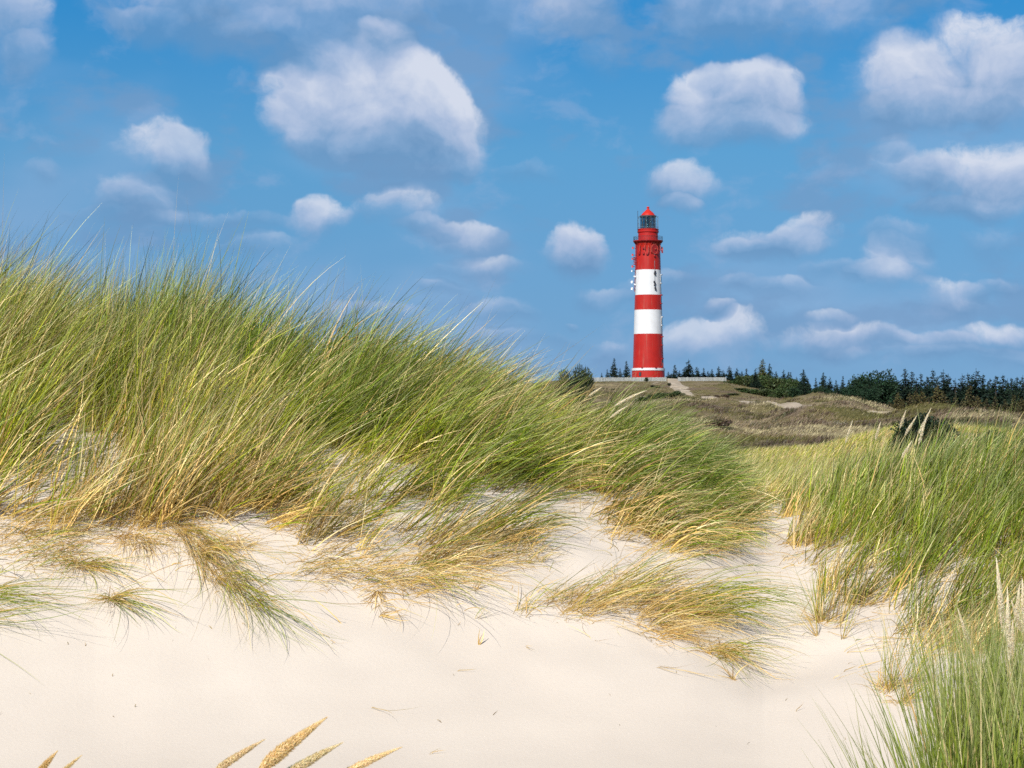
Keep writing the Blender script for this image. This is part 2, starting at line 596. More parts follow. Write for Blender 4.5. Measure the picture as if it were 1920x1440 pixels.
def path_mat():
    m, b, out = mat('path_sand')
    pos = b.n('ShaderNodeNewGeometry').outputs['Position']
    n1 = b.noise(pos, .5, 6, .6)
    pbr(b, out, b.mix(b.maprange(n1, .35, .65, 0, 1), (.30, .245, .175, 1), (.46, .39, .30, 1)), .95, .15, n1, .4, .1)
    return m


# ------------------------------------------------------------------ ground sheet
def build_ground():
    th = np.concatenate([np.linspace(-math.pi, -R(30), 60, endpoint=False), np.linspace(-R(30), -R(16.5), 60, endpoint=False),
                         np.linspace(-R(16.5), R(16.5), 460, endpoint=False), np.linspace(R(16.5), R(30), 60, endpoint=False),
                         np.linspace(R(30), math.pi, 60, endpoint=False)])
    rr = np.concatenate([[.01], np.linspace(.8, 8, 24, endpoint=False), np.linspace(8, 18, 300, endpoint=False),
                         np.geomspace(18, 700, 430, endpoint=False), np.geomspace(700, 9000, 40)])
    T, RR = np.meshgrid(th, rr)
    X, Y = RR * np.sin(T), RR * np.cos(T)
    Z = H(X, Y)
    V = np.stack([X, Y, Z], -1).reshape(-1, 3)
    n, k = len(rr), len(th)
    i, j = np.meshgrid(np.arange(n - 1), np.arange(k), indexing='ij')
    j2 = (j + 1) % k
    Fc = np.stack([i * k + j, i * k + j2, (i + 1) * k + j2, (i + 1) * k + j], -1).reshape(-1, 4)[:, ::-1]
    o = mesh_obj('ground', V, Fc, ground_mat(), smooth=True)
    tag(o, 'pale wind-blown sand dune running back into heath covered dunes', kind='structure')
    return o


build_ground()


def build_path():
    line = [(1262, 476), (1261, 462), (1263, 452), (1268, 440), (1276, 420), (1288, 402), (1303, 386), (1322, 366), (1345, 335), (1372, 290), (1402, 250), (1440, 215), (1485, 184), (1540, 164), (1600, 152), (1680, 146), (1800, 150)]
    pts = []
    for xp, D in line:
        u = (xp - 960) / F
        th = math.atan(u)
        pts.append((D * math.sin(th), D * math.cos(th)))
    P = np.array(pts)
    seg = np.r_[0, np.cumsum(np.hypot(*np.diff(P, axis=0).T))]
    s = np.arange(0, seg[-1], 1.0)
    C = np.stack([np.interp(s, seg, P[:, 0]), np.interp(s, seg, P[:, 1])], 1)
    for _ in range(12):
        C[1:-1] = (C[:-2] + 2 * C[1:-1] + C[2:]) / 4
    global PATH_C
    PATH_C = C.copy()
    Tn = np.gradient(C, axis=0)
    Tn /= np.linalg.norm(Tn, axis=1)[:, None]
    N = np.stack([Tn[:, 1], -Tn[:, 0]], 1)
    half = np.interp(s, [0, 40, 90, 140, 330, seg[-1]], [1.25, 1.7, 2.0, 1.5, 1.3, 1.1])
    W = 9
    ws = np.linspace(-1, 1, W)
    edge = 1 + .25 * fbm(s * .13, s * 0 + 2, 3, 3)
    V = []
    for w in ws:
        q = C + N * (half * edge * w)[:, None]
        V.append(np.stack([q[:, 0], q[:, 1], H(q[:, 0], q[:, 1]) + (.10 if abs(w) < .99 else -.05)], 1))
    V = np.stack(V, 1).reshape(-1, 3)
    n = len(s)
    i, j = np.meshgrid(np.arange(n - 1), np.arange(W - 1), indexing='ij')
    Fc = np.stack([i * W + j, i * W + j + 1, (i + 1) * W + j + 1, (i + 1) * W + j], -1).reshape(-1, 4)
    o = mesh_obj('path', V, Fc, path_mat(), smooth=True)
    tag(o, 'sandy footpath winding down from the lighthouse through the dunes', kind='structure')


build_path()

# ------------------------------------------------------------------ blades of grass
STRAW = np.array([.70, .45, .12])
BROWN = np.array([.42, .23, .08])
GREEN = np.array([.115, .190, .005])
BLUEG = np.array([.100, .185, .045])
YELG = np.array([.48, .47, .025])
PALE = np.array([.74, .69, .42])


def blades(root, L, W, phi, th0, th1, cb, cm, ct, K=7, pw=1.0, hug=True, clear=.006, swirl=None):
    """ribbon blades; returns verts, faces, colours"""
    N = len(root)
    s = (np.arange(K) + .5) / K
    th = th0[:, None] + (th1 - th0)[:, None] * s[None] ** pw
    ph = np.repeat(phi[:, None], K, 1)
    if swirl is not None:
        ph = ph + swirl[:, None] * s[None]
    step = (L / K)[:, None]
    d = np.stack([np.cos(th) * np.cos(ph), np.cos(th) * np.sin(ph), np.sin(th)], -1)
    P = np.zeros((N, K + 1, 3))
    P[:, 0] = root
    P[:, 1:] = root[:, None] + np.cumsum(d * step[..., None], 1)
    if hug:
        g = H(P[..., 0].ravel(), P[..., 1].ravel()).reshape(N, K + 1)
        lift = clear + .004 * np.arange(K + 1)[None] * (rng.random((N, 1)))
        P[:, 1:, 2] = np.maximum(P[:, 1:, 2], (g + lift)[:, 1:])
    T = np.empty_like(P)
    T[:, 1:-1] = P[:, 2:] - P[:, :-2]
    T[:, 0] = P[:, 1] - P[:, 0]
    T[:, -1] = P[:, -1] - P[:, -2]
    T /= np.linalg.norm(T, axis=-1, keepdims=True) + 1e-9
    roll = rng.random(N) * math.pi
    ref = np.stack([np.cos(roll), np.sin(roll), .25 * np.ones(N)], -1)[:, None]
    side = np.cross(T, ref)
    side /= np.linalg.norm(side, axis=-1, keepdims=True) + 1e-9
    ss = np.linspace(0, 1, K + 1)
    wprof = (.75 + .25 * np.minimum(ss * 4, 1)) * (1 - ss ** 2.4 * .93)
    off = side * (W[:, None] * wprof[None] * .5)[..., None]
    V = np.stack([P - off, P + off], 2).reshape(-1, 3)
    a = ss[None, :, None]
    f1 = np.clip(1 - a / .32, 0, 1) ** .8
    f3 = np.clip((a - .62) / .38, 0, 1) ** 1.2
    C = cm[:, None] * (1 - f1) * (1 - f3) + cb[:, None] * f1 + ct[:, None] * f3 * (1 - f1)
    C = np.repeat(C[:, :, None], 2, 2).reshape(-1, 3)
    base = (np.arange(N) * (K + 1) * 2)[:, None]
    k = np.arange(K)[None]
    q = np.stack([base + 2 * k, base + 2 * k + 1, base + 2 * k + 3, base + 2 * k + 2], -1).reshape(-1, 4)
    return V, q, C


def join(parts):
    V, Fs, C, o = [], [], [], 0
    for v, f, c in parts:
        V.append(v)
        Fs.append(f + o)
        C.append(c)
        o += len(v)
    return np.concatenate(V), np.concatenate(Fs), np.concatenate(C)


def lerp(a, b, t):
    return a + (b - a) * t


def palette(N, straw, blue, yel, tintamt=.25, tint=None):
    """base / middle / tip colours of N blades; straw = share of dead blades"""
    straw, blue, yel = (np.broadcast_to(np.asarray(q, float), (N,)) for q in (straw, blue, yel))
    k = rng.random(N)
    g = lerp(GREEN, BLUEG, rng.random((N, 1)) * blue[:, None])
    g = lerp(g, YELG, (rng.random((N, 1)) * yel[:, None]))
    dead = (k < straw)[:, None]
    dc = lerp(STRAW, PALE, rng.random((N, 1)) * .8)
    dc = lerp(dc, BROWN, (rng.random((N, 1)) ** 2) * .75)
    cm = np.where(dead, dc, g)
    cb = lerp(lerp(STRAW, BROWN, rng.random((N, 1))), g, .22)
    ct = np.where(dead, lerp(dc, PALE, .5), lerp(g, PALE, (.08 + .62 * rng.random((N, 1)) ** 1.4)))
    br = (1 + tintamt * (rng.random((N, 1)) - .5) * 2)
    if tint is not None:
        br = br * tint[:, None]
    return cb * br, cm * br, ct * br


# lower edge of the rooted grass, photo pixels
EDGE = [(-700, 1015), (0, 1005), (90, 1018), (190, 1003), (300, 1000), (420, 990), (520, 998), (590, 1045), (700, 1080), (790, 1085), (860, 1062), (950, 1050), (1000, 1018),
        (1030, 960), (1060, 935), (1088, 925), (1097, 985), (1150, 1010), (1200, 1030), (1270, 1048), (1330, 1035), (1390, 1000), (1420, 965), (1445, 955),
        (1460, 1020), (1500, 1035), (1535, 1080), (1565, 1180), (1600, 1188), (1650, 1175), (1700, 1215), (1760, 1235), (1800, 1240), (1920, 1220), (2600, 1200)]
HOLES = [(110, 850, 85, 60, .05), (70, 925, 110, 48, .12), (210, 900, 60, 60, .3), (1375, 945, 60, 28, .08), (690, 975, 60, 22, .75), (880, 1000, 70, 20, .8),
         (1440, 1000, 46, 70, .0), (1000, 990, 60, 40, .2), (1420, 1010, 30, 40, .1), (1620, 1110, 50, 40, .55), (1660, 1165, 55, 35, .3), (1545, 1040, 30, 60, .6), (1750, 1165, 30, 50, .55), (560, 960, 40, 20, .7),
         (1060, 985, 34, 60, .02), (118, 735, 62, 36, .12), (1440, 930, 25, 40, .25)]


def rooted(xp, yp, r):
    e = np.interp(xp, [a for a, _ in EDGE], [b for _, b in EDGE])
    jit = 10 * fbm(xp / 26.0, yp / 40.0, 2, 77)
    d = np.clip((e + jit - yp) / 26.0, 0, 1)
    for (cx, cy, a, b_, v) in HOLES:
        q = ((xp - cx) / a) ** 2 + ((yp - cy) / b_) ** 2
        d = d * (v + (1 - v) * np.clip(q - .35, 0, 1))
    return d


def field(x0, x1, ntuft, name, label, seed, rmax=17.2):
    global rng
    rng = np.random.default_rng(seed)
    parts = []
    # tuft centres, evenly over the real ground
    n = int(ntuft * 7)
    rr = np.sqrt(rng.uniform(9.4 ** 2, rmax ** 2, n))
    xp = rng.uniform(x0, x1, n)
    th = np.arctan((xp - 960) / F)
    X, Y = rr * np.sin(th), rr * np.cos(th)
    Z = H(X, Y)
    px, py = proj(np.stack([X, Y, Z], -1))
    d = rooted(px, py, rr)
    d = d * np.clip((rmax - rr) / 1.2, 0, 1)
    d = d * (.22 + .78 * np.clip(.62 + 2.6 * fbm(X * 1.7, Y * 1.7, 2, 41), 0, 1))
    keep = rng.random(n) < d
    X, Y, Z, px, py, rr = (q[keep][:ntuft] for q in (X, Y, Z, px, py, rr))
    nt = len(X)
    per = rng.integers(12, 32, nt)
    idx = np.repeat(np.arange(nt), per)
    N = len(idx)
    rad = .05 + .06 * rng.random(nt)
    ang = rng.random(N) * 2 * math.pi
    rd = np.sqrt(rng.random(N)) * rad[idx]
    bx, by = X[idx] + np.cos(ang) * rd, Y[idx] + np.sin(ang) * rd
    root = np.stack([bx, by, H(bx, by) - .02], -1)
    P = px[idx]
    Q = py[idx]
    edge = np.interp(P, [a for a, _ in EDGE], [b for _, b in EDGE])
    low = np.clip(1 - (edge - Q) / 118.0, 0, 1)          # near the lower fringe
    # lean of the stand, degrees above the horizontal at foot and tip
    t0 = np.interp(P, [-300, 0, 110, 180, 300, 450, 600, 800, 1000, 1085, 1110, 1250, 1420, 1460, 1600, 1800, 2000],
                   [60, 60, 64, 82, 74, 64, 56, 50, 44, 40, 68, 62, 52, 74, 70, 70, 70])
    t1 = np.interp(P, [-300, 0, 110, 180, 300, 450, 600, 800, 1000, 1085, 1110, 1250, 1420, 1460, 1600, 1800, 2000],
                   [38, 38, 42, 62, 50, 38, 28, 20, 10, 6, 8, -2, -6, 52, 46, 46, 46])
    tj = rng.normal(0, 12, nt)[idx]
    t0 = t0 + tj + rng.normal(0, 12, N) - low * 12
    t1 = t1 + tj + rng.normal(0, 12, N) - low * 18
    L = np.interp(P, [-300, 0, 150, 400, 700, 1000, 1150, 1300, 1450, 1700, 2000], [1.02, 1.02, .92, .92, .86, .76, .80, .70, .46, .50, .54])
    L = L * np.clip(rng.normal(.84, .17, N), .3, 1.22) * np.interp(edge - Q, [0, 60, 140, 230, 330], [.62, .70, .76, .88, 1.0]) * np.clip(rng.normal(1, .13, nt), .6, 1.25)[idx]
    stalk = rng.random(N) < .010                   # thin bare flower stalks overtopping the blades
    L = np.where(stalk, L * 1.3, L)
    t1 = np.where(stalk, t0 - 10, t1)
    if x0 > 1000:
        t0, t1 = t0 + low * 9, t1 + low * 14
    phi = rng.normal(0, .50, N) + (rng.normal(0, .34, nt))[idx] - .12
    W = .0026 + .0056 * rng.random(N) ** 1.6
    gx, gy = bx, by
    patch = np.clip(.5 + 1.1 * fbm(gx * .9 + 4, gy * .9, 3, 61), 0, 1)
    fresh = np.interp(P, [1075, 1105, 1380, 1430, 1500, 1700], [0, .9, .9, .2, .35, .75])
    straw = np.clip((.08 + .24 * (1 - patch)) * (1 - .6 * fresh) + .66 * low ** 1.2, 0, .94)
    blue = np.clip(np.interp(rr[idx], [12.5, 15.5], [.25, 1.0]) + np.where((P > 1650) & (Q < 1000), .2, 0), 0, 1)
    yel = np.clip(.25 + .75 * (1 - patch), 0, 1) * np.interp(rr[idx], [12.5, 15.5], [1, .35])
    yel = yel * (1 - .55 * fresh)
    straw = np.where(stalk, 1, straw)
    W = np.where(stalk, .0026, W)
    cb, cm, ct = palette(N, straw, blue, yel, .5, tint=.97 * (1 + .34 * rng.normal(0, 1, nt)).clip(.55, 1.5)[idx])
    cb = cb * (1 + .45 * low[:, None])
    parts.append(blades(root, L, W, phi, np.radians(t0), np.radians(t1), cb, cm, ct, K=8, pw=.9, swirl=rng.normal(0, .55, N)))
    # thatch: short broken dead blades lying low, in and below the fringe
    M = int(N * .34)
    j = rng.integers(0, N, M)
    j = j[rng.random(M) < (.25 + .75 * low[j])]
    M = len(j)
    bx2, by2 = bx[j] + rng.normal(0, .08, M), by[j] + rng.normal(0, .08, M)
    root2 = np.stack([bx2, by2, H(bx2, by2) - .01], -1)
    cb, cm, ct = palette(M, .93, .2, .6, .3)
    parts.append(blades(root2, rng.uniform(.12, .42, M), rng.uniform(.002, .005, M), rng.normal(-.25, 1.0, M),
                        np.radians(rng.uniform(-5, 62, M)), np.radians(rng.uniform(-45, 25, M)), cb, cm, ct, K=5, swirl=rng.normal(0, .7, M)))
    v, f, c = join(parts)
    o = mesh_obj(name, v, f, M_GRASS, colors=c)
    tag(o, label, 'grass', kind='stuff')
    return N


def fringe():
    global rng
    rng = np.random.default_rng(21)
    n = 26000
    rr = np.sqrt(rng.uniform(9.8 ** 2, 13.2 ** 2, n))
    xp = rng.uniform(-200, 2100, n)
    th = np.arctan((xp - 960) / F)
    X, Y = rr * np.sin(th), rr * np.cos(th)
    px, py = proj(np.stack([X, Y, H(X, Y)], -1))
    e = np.interp(px, [a for a, _ in EDGE], [b for _, b in EDGE])
    dist = py - e + 8
    pr = np.where(dist > 0, np.exp(-dist / 30.0), np.exp(dist / 30.0)) * np.clip(.35 + 2.6 * fbm(px / 45, py / 30, 2, 51), 0, 1)
    pr = pr * np.where((np.abs(px - 1065) < 38), .15, 1)
    k = rng.random(n) < pr
    X, Y = X[k], Y[k]
    N = len(X)
    root = np.stack([X, Y, H(X, Y) - .004], -1)
    cb, cm, ct = palette(N, .9, .2, .6, .4)
    v, f, c = blades(root, .06 + .40 * rng.random(N) ** 1.7, rng.uniform(.0018, .005, N), rng.normal(-.45, 1.0, N), np.radians(rng.uniform(-10, 55, N)),
                     np.radians(rng.uniform(-50, 20, N)), cb, cm, ct, K=6, swirl=rng.normal(0, 1.1, N))
    o = mesh_obj('dead_grass', v, f, M_GRASS, colors=c)
    tag(o, 'straw litter and dry roots along the lower edge of the grass', 'grass', kind='stuff')
    # specks on the open sand
    n = 60
    rr = rng.uniform(9.6, 12.5, n)
    th = np.arctan((rng.uniform(-100, 2000, n) - 960) / F)
    X, Y = rr * np.sin(th), rr * np.cos(th)
    root = np.stack([X, Y, H(X, Y) + .001], -1)
    cb, cm, ct = palette(n, 1, 0, 0, .3)
    cb, cm, ct = cb * .5, cm * .45, ct * .5
    v, f, c = blades(root, .006 + .05 * rng.random(n) ** 3, rng.uniform(.002, .005, n), rng.uniform(0, 6.28, n), np.radians(rng.uniform(-5, 15, n)), np.zeros(n), cb, cm, ct, K=3, swirl=rng.normal(0, 1, n))
    o = mesh_obj('debris', v, f, M_GRASS, colors=c)
    tag(o, 'tiny dark plant crumbs scattered over the open sand', 'debris', kind='stuff')


fringe()
DENS = .95
n1 = field(-620, 1448, int(3900 * DENS), 'marram_grass', 'green and straw marram grass blown to the right over the left dune crest', 3)
n2 = field(1449, 2450, int(1900 * DENS), 'marram_grass', 'upright marram grass covering the right dune slope beyond the sandy gap', 4)
print('blades', n1, n2)


def px_tuft(xp, yp, n, L, a0, a1, az, spread=.3, straw=.5, W=(.002, .0045), rad=.03, K=8, blue=.3, yel=.7, D=None, swirl=.4, tj=15, pos=None, tint=1.0):
    """one tuft rooted where the photo shows it. a0/a1 degrees at foot and tip, az: compass of lean (0 = right, -90 = towards the viewer)"""
    c = pos if pos is not None else on_ground(xp, yp)
    ang = rng.random(n) * 2 * math.pi
    rd = np.sqrt(rng.random(n)) * rad
    x, y = c.x + np.cos(ang) * rd, c.y + np.sin(ang) * rd
    root = np.stack([x, y, H(x, y) - .012], -1)
    cb, cm, ct = (q_ * tint for q_ in palette(n, straw, blue, yel, .3))
    v, f, cc = blades(root, rng.uniform(L[0], L[1], n), rng.uniform(W[0], W[1], n), np.radians(az) + rng.normal(0, spread * 1.15, n) + (rng.random(n) < .12) * rng.normal(0, 1.2, n),
                      np.radians(a0 + rng.normal(0, tj, n)), np.radians(a1 + rng.normal(0, tj, n)), cb, cm, ct, K=K, swirl=rng.normal(0, swirl, n))
    return c, (v, f, cc)


def tuft_obj(label, parts, c, name='grass_tuft', group='single tufts on the bare sand'):
    v, f, cc = join(parts)
    v = v - np.array(c)
    o = mesh_obj(name, v, f, M_GRASS, colors=cc, loc=tuple(c))
    tag(o, label, 'grass tuft', group)
    return o


def build_tufts():
    global rng
    rng = np.random.default_rng(77)
    G = {}

    def T(label, specs):
        parts, c0 = [], None
        for sp in specs:
            c, p = px_tuft(**sp)
            c0 = c0 or c
            parts.append(p)
            if sp['n'] >= 34 and sp['rad' if 'rad' in sp else 'n'] > 0:      # dry litter caught round the foot
                q = dict(sp, n=int(sp['n'] * .8), L=(.04, .26), a0=22, a1=-8, spread=1.5, straw=.96, rad=sp.get('rad', .03) * 1.7, swirl=1.2, tj=24, K=5)
                parts.append(px_tuft(**q)[1])
        tuft_obj(label, parts, c0)

    # the long bundle hanging down the slope
    T('long straw bundle hanging far down the sand, biggest of the loose tufts',
      [dict(xp=330, yp=985, n=90, L=(.5, .95), a0=10, a1=-50, az=-62, spread=.22, straw=.75, rad=.08, swirl=.3),
       dict(xp=375, yp=1035, n=110, L=(.45, .9), a0=8, a1=-45, az=-60, spread=.16, straw=.7, rad=.07, swirl=.25),
       dict(xp=420, yp=1085, n=80, L=(.45, .95), a0=5, a1=-45, az=-58, spread=.16, straw=.35, rad=.06, swirl=.3),
       dict(xp=465, yp=1125, n=34, L=(.4, .8), a0=5, a1=-45, az=-52, spread=.2, straw=.1, rad=.05, swirl=.5)])
    T('straw tuft with blades fanning down the sand below the left bank',
      [dict(xp=150, yp=1058, n=46, L=(.25, .5), a0=20, a1=-55, az=-75, spread=.5, straw=.35, rad=.04),
       dict(xp=165, yp=1062, n=40, L=(.3, .6), a0=18, a1=-45, az=-45, spread=.25, straw=.6, rad=.04)])
    T('small star-shaped tuft just below the straw tuft on the left sand',
      [dict(xp=206, yp=1122, n=52, L=(.3, .62), a0=15, a1=-45, az=-48, spread=.28, straw=.35, rad=.02),
       dict(xp=206, yp=1122, n=16, L=(.15, .3), a0=25, a1=-55, az=-90, spread=.8, straw=.5, rad=.02)])
    T('brown drooping tuft between the straw tuft and the long bundle',
      [dict(xp=240, yp=1008, n=60, L=(.25, .55), a0=25, a1=-65, az=-80, spread=.3, straw=.92, rad=.06),
       dict(xp=275, yp=1020, n=40, L=(.2, .42), a0=20, a1=-65, az=-78, spread=.3, straw=.95, rad=.05)])
    T('little brown curled tuft just right of the long bundle top',
      [dict(xp=440, yp=1028, n=50, L=(.08, .25), a0=40, a1=-40, az=-20, spread=1.2, straw=.97, rad=.06)])
    T('dry stub with a bent yellow blade standing alone on the middle sand',
      [dict(xp=706, yp=1110, n=22, L=(.14, .26), a0=-20, a1=-60, az=-85, spread=.22, straw=1, rad=.02, W=(.004, .007)),
       dict(xp=712, yp=1155, n=10, L=(.1, .2), a0=20, a1=5, az=-10, spread=.4, straw=1, rad=.015, W=(.003, .006)),
       dict(xp=712, yp=1130, n=12, L=(.2, .42), a0=10, a1=-40, az=-50, spread=.5, straw=.5, rad=.02)])
    T('few dry blades sticking out of the sand right of the dry stub',
      [dict(xp=888, yp=1108, n=6, L=(.1, .22), a0=68, a1=45, az=0, spread=.3, straw=1, rad=.012, W=(.004, .006))])
    T('few thin blades standing on the sand below the dry ones, right of the dry stub',
      [dict(xp=893, yp=1160, n=5, L=(.12, .25), a0=60, a1=40, az=0, spread=.6, straw=.6, rad=.012)])
    T('tiny single straw stub poking from the smooth middle sand',
      [dict(xp=897, yp=1210, n=4, L=(.07, .11), a0=80, a1=70, az=20, spread=.2, straw=1, rad=.006, W=(.005, .008))])
    T('thin spray of blades lying over the sand in the hollow, left one',
      [dict(xp=975, yp=1150, n=18, L=(.2, .5), a0=50, a1=5, az=20, spread=.5, straw=.6, rad=.05),
       dict(xp=1045, yp=1135, n=60, L=(.25, .6), a0=35, a1=5, az=8, spread=.4, straw=.75, rad=.12)])
    T('straw spray leaning right at the middle of the sandy hollow',
      [dict(xp=1085, yp=1140, n=90, L=(.3, .7), a0=38, a1=0, az=6, spread=.35, straw=.7, rad=.12),
       dict(xp=1150, yp=1120, n=60, L=(.3, .75), a0=42, a1=5, az=0, spread=.35, straw=.55, rad=.12)])
    T('wide flattened brown and green tuft in front of the centre clump',
      [dict(xp=1215, yp=1150, n=140, L=(.3, .62), a0=30, a1=-15, az=-5, spread=.3, straw=.8, rad=.16),
       dict(xp=1290, yp=1150, n=140, L=(.35, .78), a0=30, a1=-28, az=-18, spread=.32, straw=.3, rad=.14, yel=.6),
       dict(xp=1300, yp=1140, n=60, L=(.6, .95), a0=32, a1=-32, az=-22, spread=.3, straw=.1, rad=.14, tj=8),
       dict(xp=1235, yp=1185, n=90, L=(.2, .5), a0=16, a1=-10, az=-8, spread=.35, straw=.95, rad=.1),
       dict(xp=1180, yp=1110, n=70, L=(.3, .7), a0=35, a1=0, az=0, spread=.4, straw=.6, rad=.12)])
    T('brown rooted tuft sweeping down right below the flattened tuft',
      [dict(xp=1340, yp=1222, n=85, L=(.25, .6), a0=25, a1=-42, az=-38, spread=.38, straw=.55, rad=.06)])
    T('small reddish twig lying below the sweeping tuft',
      [dict(xp=1378, yp=1275, n=12, L=(.06, .2), a0=55, a1=10, az=170, spread=1.0, straw=1, rad=.02, W=(.003, .006))])
    T('single upright tuft with an orange foot in the sandy gap',
      [dict(xp=1538, yp=1165, n=34, L=(.25, .5), a0=84, a1=62, az=0, spread=1.6, straw=.35, rad=.022, blue=.4, W=(.003, .005)),
       dict(xp=1538, yp=1165, n=18, L=(.1, .2), a0=86, a1=82, az=0, spread=1.6, straw=1, rad=.02, W=(.005, .008))])
    T('leaning straw stub just below the upright orange-footed tuft',
      [dict(xp=1533, yp=1192, n=16, L=(.12, .5), a0=58, a1=56, az=172, spread=.3, straw=.8, rad=.015)])
    T('thin pair of green shoots left of the right slope foot',
      [dict(xp=1578, yp=1200, n=9, L=(.2, .42), a0=80, a1=72, az=0, spread=.3, straw=.3, rad=.01)])
    T('green shoots with brown foot at the edge of the near clump',
      [dict(xp=1668, yp=1295, n=46, L=(.2, .62), a0=82, a1=66, az=0, spread=.8, straw=.35, rad=.05),
       dict(xp=1655, yp=1290, n=26, L=(.06, .2), a0=50, a1=20, az=120, spread=1.4, straw=1, rad=.05)])
    T('bent tuft with curled yellow foot right of the green shoots',
      [dict(xp=1695, yp=1318, n=40, L=(.15, .6), a0=62, a1=36, az=5, spread=.5, straw=.6, rad=.04),
       dict(xp=1708, yp=1280, n=26, L=(.15, .45), a0=62, a1=40, az=5, spread=.5, straw=.6, rad=.04)])
    T('green blades reaching in low over the sand at the left edge',
      [dict(xp=-60, yp=1120, n=60, L=(.35, .9), a0=14, a1=-18, az=-10, spread=.35, straw=.15, rad=.1),
       dict(xp=-80, yp=1170, n=34, L=(.4, .9), a0=12, a1=-10, az=-5, spread=.25, straw=.2, rad=.08)])
    T('scrubby dry tuft on the sand under the left end of the bank',
      [dict(xp=40, yp=1040, n=90, L=(.15, .45), a0=35, a1=-20, az=-30, spread=.9, straw=.6, rad=.2),
       dict(xp=95, yp=1030, n=70, L=(.12, .4), a0=35, a1=-20, az=-40, spread=.9, straw=.7, rad=.15)])
    T('thin straw tuft trailing below the bank left of centre',
      [dict(xp=600, yp=1075, n=60, L=(.2, .5), a0=25, a1=-25, az=-25, spread=.6, straw=.85, rad=.12),
       dict(xp=690, yp=1085, n=80, L=(.2, .6), a0=30, a1=-25, az=-28, spread=.4, straw=.8, rad=.14)])
    T('straw tuft trailing long thin blades over the centre sand',
      [dict(xp=770, yp=1085, n=110, L=(.3, .85), a0=26, a1=-30, az=-32, spread=.32, straw=.75, rad=.16)])
    T('short broken straw tuft at the sand notch under the centre bank',
      [dict(xp=980, yp=1040, n=70, L=(.12, .34), a0=55, a1=10, az=-20, spread=.9, straw=.9, rad=.12),
       dict(xp=870, yp=1062, n=60, L=(.12, .4), a0=35, a1=0, az=-10, spread=.7, straw=.85, rad=.14)])
    # stray blades dropped on the sand
    stray = [(620, 1200, 'short hooked dead blade on the sand left of the dry stub', -60, .18), (690, 1325, 'long thin dead blade lying right of the long bundle tip', -30, .3),
             (1225, 1250, 'pair of dark curved blades lying on the lower right sand', -35, .42), (985, 1215, 'thin curved dead blade on the middle sand', -70, .1),
             (1110, 1200, 'pale dead blade lying under the hollow', -20, .2), (1490, 1335, 'little curled dead blade near the bottom right sand', 10, .06),
             (1580, 1225, 'crossed thin blades lying below the right slope foot', 5, .35), (805, 1415, 'tiny pale blade near the bottom of the sand', 15, .08),
             (545, 1110, 'grey dead blade lying beside the long bundle', 20, .25), (455, 1170, 'tiny dark blade below the long bundle', -40, .06)]
    for (x, y, lab, a, ln) in stray:
        k = 2 if 'pair' in lab or 'crossed' in lab else 1
        c, p = px_tuft(x, y, k * 2, (ln * .7, ln), 3, -3, a, spread=.35 if k == 2 else .12, straw=1, W=(.002, .0035), rad=.01, swirl=.5, K=9)
        tuft_obj(lab, [p], c, 'fallen_blade', 'dead blades lying on the sand')


build_tufts()


# near clump at the lower right corner, and the few blades at the bottom edge
def build_near():
    global rng
    rng = np.random.default_rng(123)

    def clump(spots, label, name='grass_clump', group=None):
        parts, c0 = [], None
        for (x, y, n, L, a0, a1, az, sp, straw) in spots:
            c = Vector((x, y, Hs(x, y)))
            c0 = c0 or c
            _, p = px_tuft(0, 0, n, L, a0, a1, az, spread=sp, straw=straw, W=(.0034, .0082), rad=.09, blue=.45, yel=.28, tint=.92, pos=c, K=9, swirl=.3, tj=7)
            parts.append(p)
        v, f, cc = join(parts)
        v = v - np.array(c0)
        o = mesh_obj(name, v, f, M_GRASS, colors=cc, loc=tuple(c0))
        tag(o, label, 'grass clump', group)

    spots = []
    for i in range(150):
        D = rng.uniform(5.7, 7.6)
        xp = rng.uniform(1775, 2400)
        x = (xp - 960) / F * D
        spots.append((x, D, 50, (.60, 1.18), 85, 76, 0 if rng.random() < .6 else 180, .9, .10))
    for i in range(12):                    # left flank leaning out over the sand
        D = rng.uniform(5.6, 6.6)
        xp = rng.uniform(1745, 1830)
        x = (xp - 960) / F * D
        spots.append((x, D, 26, (.55, .98), 80, 64, 180, .5, .06))
    clump(spots, 'dense blue-green marram clump close by at the lower right corner')
    for (xp, D, n, a1, lab) in [(1375, 5.6, 4, 82, 'few thin green blades poking up at the bottom, left group'), (1440, 5.5, 8, 80, 'few thin green blades poking up at the bottom, middle group'),
                                (1540, 5.5, 5, 70, 'few thin green blades poking up at the bottom beside the near clump')]:
        clump([((xp - 960) / F * D, D, n, (.55, .82), 86, a1, 0, 1.4, .05)], lab, 'grass_tuft', 'blades at the bottom edge')


build_near()


